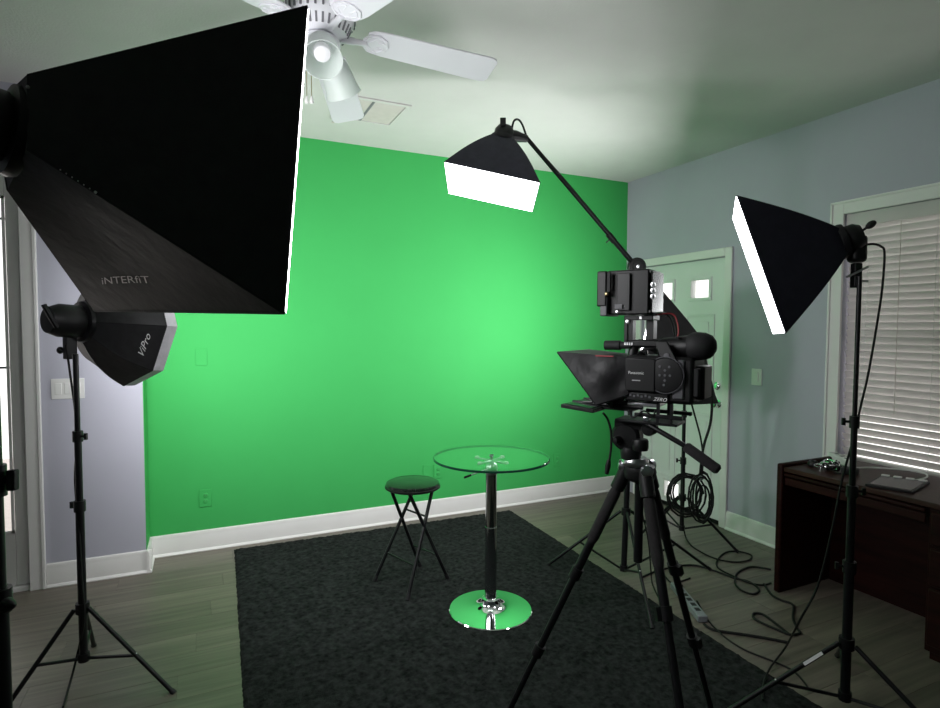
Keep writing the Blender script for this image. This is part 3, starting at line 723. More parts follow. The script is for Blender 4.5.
# --- key softbox by the desk
KD = .90
Dn, Ds, Dt = sframe(2.305, -.325, .017)
Dc = EYE+(V(2.378, 1.896, 1.822)-EYE)*KD
DW, DH, DL = .508*KD, .626*KD, .398*KD
Df = [Dc-Ds*DW/2-Dt*DH/2, Dc+Ds*DW/2-Dt*DH/2, Dc+Ds*DW/2+Dt*DH/2, Dc-Ds*DW/2+Dt*DH/2]
Dr = Dc-Dn*DL*.90; dr2 = .045
Db = [Dr-Ds*dr2-Dt*dr2, Dr+Ds*dr2-Dt*dr2, Dr+Ds*dr2+Dt*dr2, Dr-Ds*dr2+Dt*dr2]
dpost = at(845, 690, 2.28)
sd_ = root('key_softbox', Dr, 'lit black softbox tilted down in front of the window blind', 'softbox')
soft_panels(sd_, Db, Df, 'navy fabric', .035, .010)
diffuser(sd_, [p+Dn*.004 for p in Df], Dn, 'lit diffuser key', puff=.004, th=.006)
lamp_head(sd_, Dr, Dn, Ds, Dt, .070, .07)
dh = at(857, 249, 2.30)
MB().obox(dh, V(RT[0], RT[1], 0)*.030, V(FW[0], FW[1], 0)*.028, V(0, 0, .055)).build('lamp_back', 'black plastic', sd_, bevel=.016)
dm = at(856, 278, 2.28)
MB().obox(dm+V(0, 0, .01), V(RT[0], RT[1], 0)*.015, V(FW[0], FW[1], 0)*.016, V(0, 0, .048)).build('tilt_bracket', 'black metal', sd_, bevel=.004)
k0, k1 = at(859, 233, 2.27), at(869, 226, 2.26)
MB().tube([k0, k1], .005, 8).ball(k1+nrm(k1-k0)*.008, .014, ax=k1-k0, seg=12, st=1.5).build('tilt_knob', 'black plastic', sd_)
MB().tube([at(847, 277, 2.26), at(868, 267, 2.26)], .0045, 8).build('locking_pin', 'silver', sd_)
MB().tube([at(856, 281, 2.27), at(868, 281, 2.26)], .004, 8).build('locking_pin', 'silver', sd_)
leand = ((dm[0]-dpost[0])/dm[2]*.0, 0)
dft = feet3(dpost, .50, math.radians(155))
_, dax = light_stand(dpost, .315, .10, dm[2], dft, [.62, .92, 1.19], 'black light stand in front of the desk', r0=.0175, frac=.52)
lbl0, lbl1 = None, None
lf = min(dft, key=lambda q: proj(V(q[0], q[1], .01))[0]); LF = V(lf[0], lf[1], .012)
H = V(dpost[0], dpost[1], .315)+nrm(V(LF[0]-dpost[0], LF[1]-dpost[1], 0))*.0315; d_ = nrm(LF-H); Ls = H+d_*.075
sidev = nrm(np.cross(d_, nrm(EYE-Ls)))
tag(MB().prism([Ls+nrm(EYE-Ls)*.0105+sidev*.006*a for a in (-1, 1)]+[Ls+d_*.085+nrm(EYE-Ls)*.0105+sidev*.006*a for a in (1, -1)], nrm(EYE-Ls)*.0006).build('leg_sticker', 'white print', [o for o in bpy.data.objects if o.name.startswith('light_stand') and o.get('label', '').endswith('in front of the desk')][0]), 'pale sticker on the stand leg')

# --- rear softbox behind the video camera, pointing left at the green wall
epost = at(683, 470, 4.05)
EW, EH = .50, .64
ea = math.radians(139); En = nrm(V(math.cos(ea), math.sin(ea), .22))
e_s = nrm(np.cross(V(0, 0, 1), En)); e_t = np.cross(En, e_s)
ec = at(648, 338, 3.85)
Ef = [ec+e_s*a*EW/2+e_t*b_*EH/2*.97 for a, b_ in ((-1, -1), (1, -1), (1, 1), (-1, 1))]
er = ec-En*.34
Eb = [er+e_s*a*.05+e_t*b_*.05 for a, b_ in ((-1, -1), (1, -1), (1, 1), (-1, 1))]
se = root('rear_softbox', er, 'black softbox facing the green wall, half hidden behind the video camera', 'softbox')
soft_panels(se, Eb, Ef, 'black fabric', .02, .012)
Efl = [p+En*.022 for p in Ef]
for k in range(4):
    q = [Ef[k], Ef[(k+1) % 4], Efl[(k+1) % 4], Efl[k]]
    MB().grid(lambda a, b_, q=q: bilin(q, a, b_), 5, 3, .003).build('rim_panel', 'silver fabric', se)
diffuser(se, [p+En*.012 for p in Ef], En, 'lit diffuser rear', puff=.006, th=.004)
lamp_head(se, er, En, e_s, e_t, .066, .07)
MB().prism([er-En*.02, er-En*.02-V(0, 0, .05), at(691, 405, 3.92), at(719, 403.5, 3.90), at(703, 366, 3.90)], -nrm(EYE-er)*.06).build('weight_bag', 'black fabric', se, bevel=.008)
MB().tube([er-En*.05-V(0, 0, .02), V(epost[0], epost[1], er[2]-.12)], .018, 10).build('tilt_bracket', 'black metal', se)
light_stand(epost, .36, .14, er[2]-.10, [onz(738, 552, .012), onz(640, 535, .012), (epost[0]+.12, epost[1]+.40)], [.62, .95], 'black light stand near the front door with coiled cables hung on it', r0=.015, frac=.5)

# ------------------------------------------------------------------ video camera rig
O = at(631, 440, 1.75); O[2] = 0
Fh = V(_sy, _cy, 0); Rh = V(_cy, -_sy, 0)
cf = nrm(-.82*Rh+.57*Fh); cn = V(cf[1], -cf[0], 0)
if cn@Fh > 0: cn = -cn
ZU = V(0, 0, 1)
def Lp(u, o, z): return O+cf*u+cn*o+ZU*z
def lbox(mb, u0, u1, o0, o1, z0, z1):
    return mb.obox(Lp((u0+u1)/2, (o0+o1)/2, (z0+z1)/2), cf*(u1-u0)/2, cn*(o1-o0)/2, ZU*(z1-z0)/2)
# tripod
OT = at(640, 440, 1.75)
tp = root('camera_tripod', V(OT[0], OT[1], RH), 'tall black video tripod with foam grips and pan handle', 'tripod')
AZ = 1.115
OT[2] = 0; toward = -V(_sy, _cy, 0)
for k in range(3):
    a = math.radians(7)+k*2*math.pi/3
    d = V(toward[0]*math.cos(a)-toward[1]*math.sin(a), toward[0]*math.sin(a)+toward[1]*math.cos(a), 0)
    T = V(OT[0], OT[1], AZ)+d*.040; F = V(OT[0], OT[1], RH)+d*.515
    pt = lambda t: T+(F-T)*t
    lo = MB().tube([pt(0), pt(.32)], .0138, 14).tube([pt(.30), pt(.58)], .0115, 12).tube([pt(.56), pt(.99)], .0095, 12).build('leg', 'black metal', tp)
    MB().tube([pt(.055), pt(.07), pt(.20), pt(.215)], [.0145, .0175, .0175, .0145], 16).build('foam_grip', 'foam grip', lo)
    MB().tube([pt(-.01), pt(.055)], .0215, 14).build('leg_socket', 'black plastic', lo)
    for t in (.315, .57):
        lk_ = MB().tube([pt(t-.016), pt(t+.016)], .0185, 14)
        sd2 = np.cross(d, ZU); lk_.obox(pt(t)+sd2*.022, sd2*.007, nrm(F-T)*.018, np.cross(sd2, nrm(F-T))*.009); lk_.build('leg_lock', 'black plastic', lo)
    MB().ball(pt(.993)+ZU*.004, .014, seg=12).build('rubber_foot', 'dark rubber', lo)
    MB().lathe(T+d*.014+ZU*.012, d, [(.018, -.01), (.018, .006), (.010, .009), (0, .0095)], 16).build('joint_cap', 'silver', lo)
MB().tube([V(OT[0], OT[1], AZ), V(OT[0], OT[1], .835)], .0135, 14).build('centre_column', 'black metal', tp)
MB().lathe(V(OT[0], OT[1], 0), ZU, [(.030, AZ-.03), (.046, AZ-.02), (.050, AZ), (.046, AZ+.016), (.034, AZ+.022), (0, AZ+.023)], 28).build('crown', 'black plastic', tp)
MB().lathe(V((O[0]+OT[0])/2, (O[1]+OT[1])/2, 0), ZU, [(.036, AZ+.018), (.040, AZ+.024), (.040, AZ+.034), (.034, AZ+.042), (0, AZ+.043)], 28).build('bowl_ring', 'silver', tp)
hd = MB().lathe(V(O[0], O[1], 0), ZU, [(.030, AZ+.038), (.032, AZ+.06), (.028, AZ+.075), (0, AZ+.076)], 24)
hd.lathe(Lp(.012, .026, 1.222), -cn, [(.0, 0), (.036, .002), (.045, .010), (.045, .042), (.036, .052), (0, .053)], 32)
lbox(hd, -.045, .045, -.022, .022, 1.248, 1.268)
hd.build('fluid_head', 'black plastic', tp, bevel=.001)
MB().lathe(Lp(.028, .026, 1.212), nrm(cn+cf*.3), [(.012, 0), (.012, .014), (.009, .022), (0, .023)], 16).build('drag_knob', 'black plastic', tp)
MB().lathe(Lp(-.035, .02, 1.185), ZU, [(.0, 0), (.022, .002), (.024, .010), (.024, .030), (.021, .035), (0, .036)], 24).build('pan_knob', 'black plastic', tp)
MB().lathe(Lp(-.058, .03, 1.252), -cn, [(0, 0), (.018, .002), (.021, .010), (.021, .040), (0, .042)], 24).build('handle_rosette', 'black plastic', tp)
h0, h1, h2 = Lp(-.068, .05, 1.270), Lp(-.171, .05, 1.221), Lp(-.262, .05, 1.164)
ph = MB().tube([Lp(-.05, .045, 1.272), h0, h1], .0075, 10).build('pan_handle', 'black metal', tp)
MB().tube([h1, h1+(h2-h1)*.06, h1+(h2-h1)*.94, h2], [.010, .0145, .0145, .009], 14).build('handle_grip', 'foam grip', ph)

# teleprompter
tlp = root('teleprompter', Lp(0, 0, 1.268), 'black teleprompter with fabric hood, glass and flat tray under the camera lens', 'teleprompter')
lbox(MB(), -.150, .03, -.03, .060, 1.272, 1.280).build('base_plate', 'black metal', tlp, bevel=.002)
for o_ in (-.045, .06):
    lbox(MB(), -.165, -.03, o_-.005, o_+.005, 1.293, 1.304).build('side_rail', 'black metal', tlp, bevel=.002)
    for u in ((-.135, -.098) if o_ > 0 else (-.098,)): lbox(MB(), u-.004, u+.004, o_-.004, o_+.004, 1.280, 1.338).build('support_post', 'black metal', tlp)
    MB().tube([Lp(-.05, o_*.8, 1.318), Lp(.17, o_*.8, 1.318)], .006, 10).build('rod', 'black metal', tlp)
for o_ in (-.06, .07):
    lbox(MB(), .030, .040, o_-.004, o_+.004, 1.312, 1.350).build('support_post', 'black metal', tlp)
tr = MB().prism([Lp(.175, .125, 1.308), Lp(.07, .125, 1.300), Lp(.07, -.15, 1.300), Lp(.175, -.15, 1.308)], ZU*.011).build('tray', 'black plastic', tlp, bevel=.002)
MB().prism([Lp(.165, .115, 1.3195), Lp(.08, .115, 1.3125), Lp(.08, -.14, 1.3125), Lp(.165, -.14, 1.3195)], ZU*.001).build('screen', 'screen', tr)
lbox(MB(), -.02, .10, -.03, .05, 1.304, 1.312).build('tray_bracket', 'black metal', tlp)
lbox(MB(), -.095, -.005, -.03, .055, 1.322, 1.334).build('camera_plate', 'silver', tlp, bevel=.003)
lbox(MB(), -.075, -.055, .05, .066, 1.280, 1.296).build('clamp_lever', 'chrome', tlp, bevel=.003)
MB().tube(spline([Lp(-.01, .062, 1.308), Lp(-.03, .07, 1.290), Lp(-.06, .07, 1.312), Lp(-.085, .068, 1.300), Lp(-.09, .06, 1.318)], 5), .0025, 6).build('loose_wire', 'cord rubber', tlp)
# hood: (u, half width, z) of the front opening and the back opening
hf = [(.185, .125, 1.474), (.185, -.11, 1.474), (.060, -.11, 1.326), (.060, .125, 1.326)]
hb = [(-.012, .082, 1.462), (-.012, -.07, 1.462), (-.018, -.07, 1.358), (-.018, .082, 1.358)]
hfp = [Lp(*q) for q in hf]; hbp = [Lp(*q) for q in hb]
def hood_panel(i, j, k):
    rr = random.Random(k)
    def fn(a, b_):
        p = bilin([hbp[i], hfp[i], hfp[j], hbp[j]], a, b_)
        ou = nrm(np.mean([hbp[i], hfp[i], hfp[j], hbp[j]], axis=0)-np.mean(hfp+hbp, axis=0))
        wv = .004*math.sin(a*9+k)*math.sin(b_*7+2*k)+.006*math.sin(a*4+b_*5+k)
        return p+ou*wv*math.sin(math.pi*a)*math.sin(math.pi*b_)*1.6
    return fn
hd2 = MB()
for k, (i, j) in enumerate(((0, 1), (1, 2), (2, 3), (3, 0))): hd2.grid(hood_panel(i, j, k), 12, 10, .003)
hdo = hd2.build('hood', 'black fabric', tlp)
MB().tube(hfp, .004, 8, closed=True).build('hood_frame', 'black metal', hdo)
MB().prism([p+cf*.004 for p in hfp], cf*.003).build('beam_splitter_glass', 'table glass', tlp)
tp0 = Lp(.08, .119, 1.4705)
lbox(MB(), .020, .075, .1035, .1045, 1.4655, 1.4690).build('red_label', 'red print', hdo)
MB().tube([Lp(.075, .12, 1.332), Lp(.105, .12, 1.330)], .004, 8).build('hood_pin', 'black metal', tlp)

# camcorder
cc_ = root('video_camera', Lp(0, 0, 1.338), 'black professional camcorder on the tripod behind the teleprompter', 'video camera')
body = lbox(MB(), -.195, .0, -.06, .072, 1.338, 1.470).build('body', 'black plastic', cc_, bevel=.010)
MB().tube([Lp(-.01, 0, 1.41), Lp(.05, 0, 1.41), Lp(.055, 0, 1.41)], [.048, .048, .040], 28).build('lens_barrel', 'black plastic', cc_)
fs = lbox(MB(), -.096, -.008, .072, .087, 1.368, 1.464).build('flip_screen', 'black plastic', cc_, bevel=.004)
def side_text(u0, u1, z0, z1, o):  # text left to right in the picture = falling u
    return lambda x, yv: Lp(u0+(u1-u0)*x, o, z0+(z1-z0)*x+yv*abs(u1-u0))
text_mesh('Panasonic', side_text(-.020, -.064, 1.4180, 1.4180, .0885), 'lettering', 'white print', fs)
lbox(MB(), -.054, -.030, .0868, .0874, 1.3985, 1.4015).build('model_mark', 'grey print', fs)
dl = MB().lathe(Lp(-.122, .070, 1.418), cn, [(.050, 0), (.050, .010), (.047, .014), (.040, .015), (0, .0155)], 40).build('control_dial', 'black plastic', cc_)
MB().lathe(Lp(-.122, .0705, 1.418), cn, [(.0515, .010), (.0525, .0125), (.0505, .0145), (.049, .0125), (.0515, .010)], 40).build('dial_ring', 'grey plastic', dl)
for du, dz in ((0, 0), (.014, 0), (-.014, 0), (0, .014), (0, -.014), (.014, .024), (-.012, .024), (.002, -.027)):
    MB().lathe(Lp(-.122+du, .0855, 1.418+dz), cn, [(.0036, 0), (.0036, .0015), (0, .002)], 10).build('button', 'grey plastic', dl)
sw = lbox(MB(), -.130, -.004, .072, .080, 1.342, 1.364).build('switch_panel', 'black plastic', cc_, bevel=.002)
for k in range(7): lbox(MB(), -.016-.011*k, -.010-.011*k, .080, .082, 1.351+.003*(k % 2), 1.357+.003*(k % 2)).build('switch', 'grey plastic', sw)
text_mesh('ZERO', side_text(-.090, -.128, 1.3445, 1.3445, .0812), 'decal_lettering', 'white print', sw, shear=.35)
lbox(MB(), -.172, -.14, .066, .078, 1.352, 1.462).build('side_grip', 'grey plastic', cc_, bevel=.005)
lbox(MB(), -.218, -.190, -.045, .045, 1.352, 1.445).build('battery', 'black plastic', cc_, bevel=.005)
lbox(MB(), -.208, -.190, .02, .066, 1.36, 1.44).build('rear_panel', 'dark rubber', cc_, bevel=.004)
hl = MB().tube([Lp(.0, .0, 1.462), Lp(-.005, 0, 1.492), Lp(-.02, 0, 1.503), Lp(-.15, 0, 1.506), Lp(-.168, 0, 1.498), Lp(-.175, 0, 1.462)], [.016, .015, .013, .013, .015, .018], 14).build('top_handle', 'black plastic', cc_)
lbox(MB(), -.10, .02, -.018, .026, 1.494, 1.514).build('handle_block', 'black plastic', hl, bevel=.004)
for k in range(4): lbox(MB(), .012-.007*k, .016-.007*k, .026, .028, 1.498, 1.506).build('button', 'silver', hl)
mc = MB().tube([Lp(.0, .015, 1.498), Lp(.03, .015, 1.497), Lp(.032, .015, 1.497), Lp(.080, .015, 1.496)], [.011, .011, .0145, .0145], 16).build('microphone', 'dark rubber', cc_)
vf = MB().tube([Lp(-.085, .02, 1.489), Lp(-.10, .02, 1.491), Lp(-.175, .025, 1.497)], [.024, .030, .033], 20).build('viewfinder', 'black plastic', cc_)
ed = nrm(-cf+V(0, 0, .05)); e0 = Lp(-.170, .027, 1.498)
MB().lathe(e0, ed, [(.033, 0), (.0385, .010), (.0395, .026), (.037, .046), (.029, .062), (.016, .071), (0, .074)], 28).build('eyecup', 'dark rubber', vf)
MB().prism([Lp(-.090, .066, 1.512), Lp(-.122, .066, 1.512), Lp(-.158, .076, 1.452), Lp(-.112, .076, 1.452)], cn*.008).build('handle_bracket', 'black plastic', cc_, bevel=.002)
MB().lathe(Lp(-.124, .074, 1.472), cn, [(.008, 0), (.008, .008), (0, .009)], 12).build('bracket_knob', 'grey plastic', cc_)
lbox(MB(), -.152, -.146, -.03, .07, 1.52, 1.524).build('cold_shoe', 'black metal', cc_)
for k in range(3): MB().tube(spline([Lp(-.03-.01*k, .04, 1.472), Lp(-.045, .055, 1.482), Lp(-.065-.006*k, .05, 1.490), Lp(-.085, .035, 1.476)], 5), .004, 6).build('handle_cable', 'cord rubber', cc_)
MB().tube([Lp(-.045, .02, 1.47), Lp(-.045, .02, 1.482)], .008, 10).build('audio_plug', 'chrome', cc_)
# monitor on top, turned square to the photographer
Lrig, lrig = Lp, lbox
mv = at(624, 300, 1.70); mnn = nrm(V(-mv[0], -mv[1], 0)); mff = V(-mnn[1], mnn[0], 0)
if mff@RT > 0: mff = -mff
MO = V(O[0], O[1], 0)-mff*.002
def Lp(u, o, z): return MO+mff*u+mnn*o+ZU*z
mo = root('field_monitor', Lp(0, 0, 1.512), 'boxy black field monitor mounted above the camcorder handle', 'monitor')
lbox(MB(), -.062, .062, -.055, .06, 1.588, 1.718).build('housing', 'black plastic', mo, bevel=.004)
for q in ((-.050, -.006, .0595, .063, 1.60, 1.708), (.012, .050, .0595, .0625, 1.60, 1.708)): lbox(MB(), *q).build('side_panel', 'black metal', mo, bevel=.002)
bp_ = lbox(MB(), .062, .092, -.045, .055, 1.612, 1.716).build('battery_plate', 'black plastic', mo, bevel=.004)
lbox(MB(), .060, .082, -.045, .055, 1.584, 1.640).build('battery_latch', 'grey plastic', bp_, bevel=.003)
lbox(MB(), .069, .078, .055, .058, 1.655, 1.712).build('vent_groove', 'dark rubber', bp_)
MB().lathe(Lp(.077, .055, 1.648), cn, [(.006, 0), (.006, .006), (.003, .008), (0, .0085)], 14).build('power_jack', 'brass', bp_)
for z in (1.673, 1.656, 1.639):
    MB().lathe(Lp(-.052, .0625, z), cn, [(.0068, 0), (.0068, .010), (.0035, .0105), (.0035, .014), (0, .0145)], 16).build('bnc_connector', 'silver', mo)
lbox(MB(), -.008, .008, .0625, .0635, 1.676, 1.689).build('rating_label', 'grey print', mo)
lbox(MB(), .034, .056, .0625, .0635, 1.605, 1.618).build('serial_label', 'grey plastic', mo)
MB().lathe(Lp(.048, .0625, 1.596), cn, [(.004, 0), (.004, .002), (0, .0025)], 12).build('screw', 'silver', mo)
lbox(MB(), -.068, -.062, -.05, .055, 1.592, 1.714).build('screen', 'screen', mo)
lbox(MB(), -.066, .02, -.02, .045, 1.572, 1.586).build('mount_plate', 'black metal', mo, bevel=.002)
for k in range(3): lbox(MB(), -.022-.012*k, -.015-.012*k, .045, .047, 1.575, 1.583).build('screw', 'silver', mo)
ma = MB().tube([Lp(-.03, .03, 1.586), Lp(-.075, .03, 1.592), Lp(-.092, .03, 1.588)], .006, 10).build('mount_arm', 'silver', mo)
for u in (.018, .003): lbox(MB(), u-.005, u+.005, .0, .03, 1.512, 1.574).build('mount_post', 'black metal', mo, bevel=.001)
MB().lathe(Lp(.018, .031, 1.568), cn, [(.005, 0), (.005, .003), (0, .0035)], 10).build('screw', 'silver', mo)
lbox(MB(), -.062, -.040, -.01, .025, 1.512, 1.574).build('mount_post', 'black metal', mo, bevel=.001)
for k in range(3):
    MB().tube(spline([Lp(-.06, .03+.006*k, 1.588), Lp(-.09-.008*k, .035, 1.590), Lp(-.105-.008*k, .035, 1.565), Lp(-.112-.006*k, .035, 1.53), Lp(-.11, .03, 1.512)], 6), .0028, 6).build('video_cable', 'red print' if k == 2 else 'cord rubber', mo)

Lp = Lrig
# ------------------------------------------------------------------ desk and things on it
dx0, dz = 3.06, .745
dk = root('desk', (3.36, 1.45, 0), 'dark mahogany desk against the wall under the window', 'desk')
MB().box(dx0-.012, XR-.035, 2.225, 2.262, 0, dz+.018).build('end_panel', 'mahogany', dk, bevel=.010)
MB().box(dx0-.012, XR-.035, -.30, -.262, 0, dz+.018).build('end_panel', 'mahogany', dk, bevel=.010)
MB().box(dx0, XR-.035, -.262, 2.225, dz-.026, dz).build('desk_top', 'mahogany top', dk, bevel=.004)
MB().box(dx0+.004, dx0+.022, 1.505, 2.225, dz-.055, dz-.034).build('front_moulding', 'mahogany', dk, bevel=.006)
MB().box(dx0+.010, dx0+.020, 1.505, 2.225, dz-.105, dz-.060).build('pencil_drawer', 'mahogany', dk, bevel=.004)
MB().box(XR-.16, XR-.14, 1.49, 2.225, .0, dz-.026).build('modesty_panel', 'mahogany', dk)
for y0 in (.84, -.262):
    pe = MB().box(dx0+.022, XR-.04, y0, y0+.655, .035, dz-.026).build('pedestal', 'mahogany', dk, bevel=.003)
    for z0, z1 in ((.07, .34), (.355, .53), (.545, .70)):
        dw = MB().box(dx0+.002, dx0+.022, y0+.015, y0+.64, z0, z1).build('drawer_front', 'mahogany', pe, bevel=.006)
    MB().box(dx0+.03, dx0+.06, y0+.02, y0+.635, 0, .035).build('plinth', 'mahogany', pe)
gl = onz(923, 664, .01)
# things on the desk top
def desk_at(px, py, h=0.): return onz(px, py, dz+h)
t0 = [desk_at(865, 486), desk_at(913, 494), desk_at(930, 484), desk_at(880, 477)]
tc_ = np.mean(t0, axis=0)
tbp = root('button_console', tc_, 'thin black control panel with four pale tabs lying on the desk', 'control panel')
MB().prism(t0, ZU*.012).build('case', 'black plastic', tbp, bevel=.002)
MB().prism([tc_+(p-tc_)*.86+ZU*.012 for p in t0], ZU*.001).build('face', 'screen', tbp)
for k in range(4):
    f_ = (k+.5)/4; p = t0[3]+(t0[2]-t0[3])*f_; e = nrm(t0[2]-t0[3]); g_ = nrm(t0[0]-t0[3])
    MB().obox(p+g_*.012+ZU*.016, e*.018, g_*.010, ZU*.004).build('tab', 'white plastic', tbp, bevel=.003)
ps = root('power_strip', desk_at(838, 461), 'short white power strip at the back of the desk', 'power strip')
pa, pb = desk_at(832, 458, .0), desk_at(852, 468, .0); e = nrm(pb-pa); g_ = np.cross(ZU, e)
MB().obox((pa+pb)/2+ZU*.02, e*np.linalg.norm(pb-pa)*.5, g_*.025, ZU*.02).build('case', 'white plastic', ps, bevel=.006)
for k in range(3): MB().obox(pa+(pb-pa)*(.25+.25*k)+ZU*.0405, e*.012, g_*.010, ZU*.0008).build('socket', 'grey plastic', ps)
wc = MB().tube(spline([desk_at(852, 468, .02), desk_at(870, 467.5, .012), desk_at(895, 469, .01), desk_at(915, 471, .01), desk_at(926, 474, .01), desk_at(926, 477.5, .01), desk_at(915, 480, .006), desk_at(900, 479, .006)], 8), .0045, 8)
tag(wc.build('white_cable', 'white plastic', loc=desk_at(900, 470)), 'white cable looping across the desk top', 'cable')
rnd = random.Random(3)
cc0 = desk_at(828, 470, .0)
for nm, m_, lab, n_ in (('chrome_chain', 'chrome', 'tangled shiny silver wire heap on the desk', 26), ('adapter_cord', 'cord rubber', 'tangled black cord heap on the desk', 22)):
    pts = [cc0+V(rnd.uniform(-.06, .06), rnd.uniform(-.07, .05), rnd.uniform(.006, .05)) for _ in range(n_)]
    o = MB().tube(spline(pts, 5), .0035 if m_ == 'chrome' else .005, 6).build(nm, m_, loc=cc0); tag(o, lab, 'cord')
ms = desk_at(813, 466)
mouse = root('computer_mouse', ms, 'small black mouse beside the tangled cords on the desk', 'mouse')
MB().lathe(ms, ZU, [(0, .001), (.028, .001), (.031, .008), (.028, .022), (.018, .032), (0, .035)], 24).build('shell', 'black plastic', mouse)
MB().tube([ms+V(-.022, .006, .030), ms+V(-.010, .004, .036)], .004, 8).build('scroll_wheel', 'grey plastic', mouse)
ad = desk_at(850, 474)
adp = root('power_adapter', ad, 'black power adapter brick on the desk beside the stand pole', 'adapter')
MB().obox(ad+V(0, 0, .018), V(.03, .01, 0), V(-.012, .036, 0), V(0, 0, .017)).build('case', 'black plastic', adp, bevel=.005)
MB().tube(spline([ad+V(-.03, 0, .02), ad+V(-.06, -.01, .012), ad+V(-.09, .03, .006)], 5), .003, 6).build('lead', 'cord rubber', adp)

# ------------------------------------------------------------------ floor power strip and cables
p0, p1 = onz(674.5, 588), onz(703, 623); e = nrm(p1-p0); g_ = np.cross(ZU, e)
fps = root('floor_power_strip', (p0+p1)/2, 'long grey power strip on the floor at the rug edge', 'power strip')
MB().obox((p0+p1)/2+ZU*.019, e*np.linalg.norm(p1-p0)/2, g_*.026, ZU*.018).build('case', 'grey strip', fps, bevel=.005)
for k in range(6): MB().obox(p0+(p1-p0)*(.12+.14*k)+ZU*.0375, e*.016, g_*.013, ZU*.0008).build('socket', 'black plastic', fps)
MB().obox(p0+(p1-p0)*.18+ZU*.05, e*.02, g_*.014, ZU*.012).build('plug', 'black plastic', fps, bevel=.003)
def floor_cable(px, r, label, name='floor_cable', z=None, pre=(), post=(), k=7, group=None):
    pts = list(pre)+[onz(x, y_, (z or r)+.001) for x, y_ in px]+list(post)
    for p in pts:
        if rx0-.01 < p[0] < rx1+.01 and ry0 < p[1] < ry1 and p[2] < .04: p[2] = max(p[2], RH*1.25+r)
    c0 = pts[len(pts)//2]
    return tag(MB().tube(spline(pts, k), r, 7).build(name, 'cord rubber', loc=(c0[0], c0[1], 0)), label, 'cable', group)
floor_cable([(690, 544), (703, 553), (717, 559), (735, 562), (749, 560), (751, 555), (739, 551.6), (726, 552.3), (717.5, 560), (718.3, 568), (733, 576), (749.6, 583), (763, 585), (771, 583)], .0055,
            'black cable running from the coil to the desk with one loop around the stand foot', pre=[at(682, 470, 3.98), at(683, 500, 3.9), onz(684, 530, .05)])
floor_cable([(640, 578), (660, 570), (690, 565), (712, 570), (733, 577.7), (747, 581), (756, 586), (759, 591), (752.6, 594), (741, 590), (735, 582), (738, 572.5), (750, 567), (763, 568), (771, 569.5)], .006,
            'black cable with an oval loop lying against the desk end panel')
floor_cable([(764, 584), (772, 595), (782, 600.5), (793, 605), (793, 618), (797, 628), (800, 633), (790, 634.5), (776, 629), (762, 623), (754, 618), (754, 613.5), (763, 614.5), (775, 623), (789, 634)], .0065,
            'thick black cable folded into a narrow loop in front of the desk')
floor_cable([(704, 624), (714, 630), (740, 634), (765, 638), (788, 642.5)], .007, 'short black cable leading away from the grey floor power strip')
floor_cable([(697, 601), (708, 620), (725, 640), (745, 650), (770, 660), (792, 670), (804, 682), (808, 692)], .0045, 'thin black cable crossing the rug edge towards the stand leg')
floor_cable([(664, 575), (672, 583), (682, 581), (690, 578)], .005, 'short black cable curl behind the grey floor power strip')
floor_cable([(652, 582), (655, 590), (660, 600)], .004, 'thin black cable dropping from the boom stand pole to the floor', pre=[bax(.86)+V(.02, -.02, 0), at(640, 500, 3.52), at(648, 540, 3.5), onz(651, 572, .06)])
# cord of the key softbox
dc = [at(861, 246, 2.30), at(872, 244, 2.28), at(881, 246.5, 2.27), at(884.5, 254, 2.27), at(882, 290, 2.27), at(876, 330, 2.27), at(868, 375, 2.27), at(861, 405, 2.26), at(853, 440, 2.25), at(842, 480, 2.24), at(832, 530, 2.25), at(818, 585, 2.30), at(800, 620, 2.35), onz(785, 648, .05), onz(770, 668, .022), onz(763, 686, .022), onz(763, 700, .022)]
tag(MB().tube(spline(dc, 7), .0045, 8).build('lamp_cord', 'cord rubber', loc=(dc[-1][0], dc[-1][1], 0)), 'black lamp cord hanging from the softbox in front of the window', 'cable')
# cord of the octagonal softbox
bc_ = [at(66, 345, 2.46), at(71, 380, 2.465), at(75, 410, 2.46), at(77, 440, 2.46), at(75, 480, 2.465), at(79, 530, 2.46), at(82, 580, 2.455), at(84, 620, 2.45), onz(76, 660, .10), onz(68, 690, .012), onz(63, 707, .008)]
tag(MB().tube(spline(bc_, 6), .0045, 8).build('lamp_cord', 'cord rubber', loc=(bc_[-1][0], bc_[-1][1], 0)), 'black lamp cord running down the octagonal softbox stand', 'cable')
# lead with plug hanging from the teleprompter tray
tl = [Lp(.05, .10, 1.300), at(608, 420, 1.70), at(611, 432, 1.70), at(611, 448, 1.70), at(609, 462, 1.70)]
tlr = root('video_lead', tl[-1], 'black lead with a plug dangling from the teleprompter tray', 'cable')
MB().tube(spline(tl, 6), .0035, 8).build('wire', 'cord rubber', tlr)
MB().tube([at(609, 460, 1.70), at(608, 466, 1.70), at(606.5, 474, 1.70)], [.006, .0085, .006], 10).build('plug', 'black plastic', tlr)
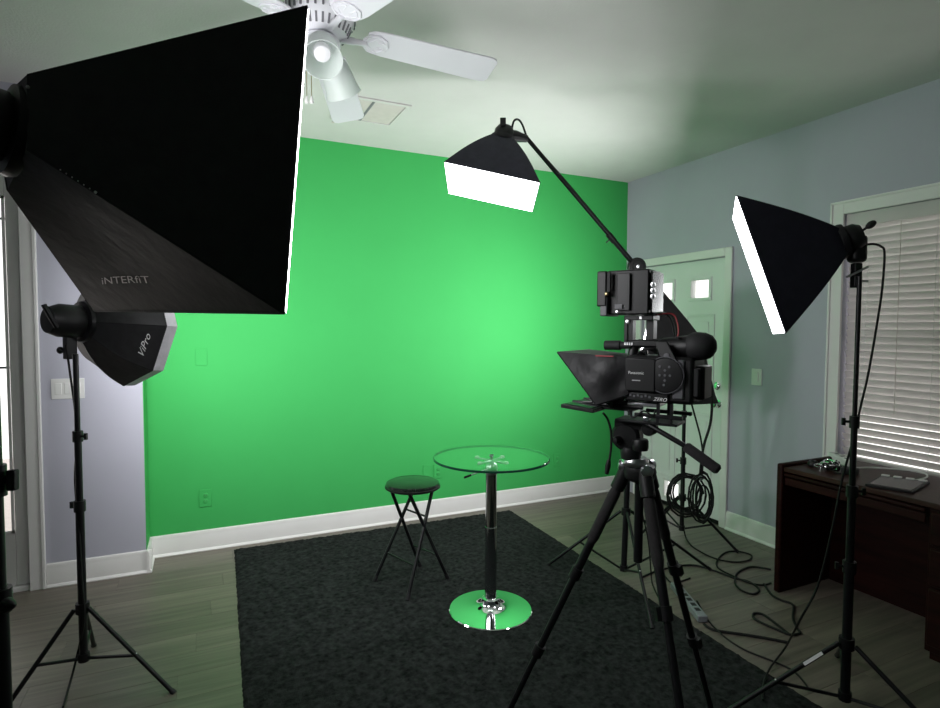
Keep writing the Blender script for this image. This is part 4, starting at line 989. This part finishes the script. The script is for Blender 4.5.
# second lead from the rear softbox falling to the coil
cl_ = [at(700, 372, 3.84), at(707, 378, 3.82), at(711, 386, 3.82), at(712, 405, 3.84), at(710, 425, 3.86), at(704, 445, 3.88), at(701, 465, 3.90), at(700, 480, 3.93)]
tag(MB().tube(spline(cl_, 6), .0085, 8).build('extension_cable', 'cord rubber', loc=cl_[-1]), 'thick black cable bowing out behind the camcorder down to the cable coil', 'cable')
cl2 = [at(691, 402, 3.9), at(696, 420, 3.93), at(701, 440, 3.95), at(703, 460, 3.95), at(701, 482, 3.94)]
tag(MB().tube(spline(cl2, 6), .006, 8).build('lamp_cord', 'cord rubber', loc=cl2[-1]), 'black lamp cord from the rear softbox to the cable coil', 'cable')
# coiled cables hung on the stand by the door
rnd = random.Random(11)
def coil(cx, cyy, rx, ry, turns, dep_, label, jit, tilt=0.):
    pts = []
    for k in range(turns*16+1):
        a = k*2*math.pi/16; tn = k/16
        rx_, ry_ = rx*(1-.16*(int(tn) % 3)), ry*(1-.10*(int(tn*1.0+1) % 3))
        jx = rx*(1+jit*math.sin(tn*2.3+cx)); jy = ry*(1+jit*math.cos(tn*1.7+cx))
        ox = jit*8*math.sin(tn*3.1); oy = jit*10*math.cos(tn*2.2)
        pts.append(at(cx+ox+jx*math.cos(a), cyy+oy+jy*math.sin(a), dep_+.05*math.sin(tn*2.9)))
    c0 = np.mean(pts, axis=0)
    tag(MB().tube(pts, .0065, 7).build('cable_coil', 'cord rubber', loc=c0), label, 'cable')
coil(686, 494, 17, 19, 5, 3.92, 'round black cable coil hanging on the stand pole by the door', .17)
coil(702, 499, 9.5, 21, 5, 3.90, 'narrow black cable coil hanging beside the round coil by the door', .24)
tie = at(701, 478, 3.91)
tag(MB().lathe(tie, nrm(RT+UP), [(.014, -.012), (.017, 0), (.014, .012), (.010, .012), (.010, -.012), (.014, -.012)], 14).build('cable_tie', 'grey strip', loc=tie), 'small pale tie holding the cable coils together', 'cable tie')
# T-shaped knob of the big stand
st_a = [o for o in bpy.data.objects if o.name.startswith('light_stand') and 'largest softbox' in o.get('label', '')][0]
kb = at(2, 480, 1.11); kt = at(9.5, 480, 1.11)
MB().tube([V(a_post[0], a_post[1], kb[2]-.03), V(a_post[0], a_post[1], kb[2]+.03)], .020, 14).build('collar', 'black plastic', st_a)
kk = MB().tube([kb, kt], .009, 10).obox(kt+RT*.006, RT*.008, UP*.020, FW*.008).build('clamp_knob', 'black plastic', st_a, bevel=.003)
kb2 = at(3, 605, 1.11)
MB().lathe(kb2, RT, [(.012, 0), (.016, .006), (.012, .014), (.006, .022), (0, .024)], 14).build('lock_lever', 'black plastic', st_a)
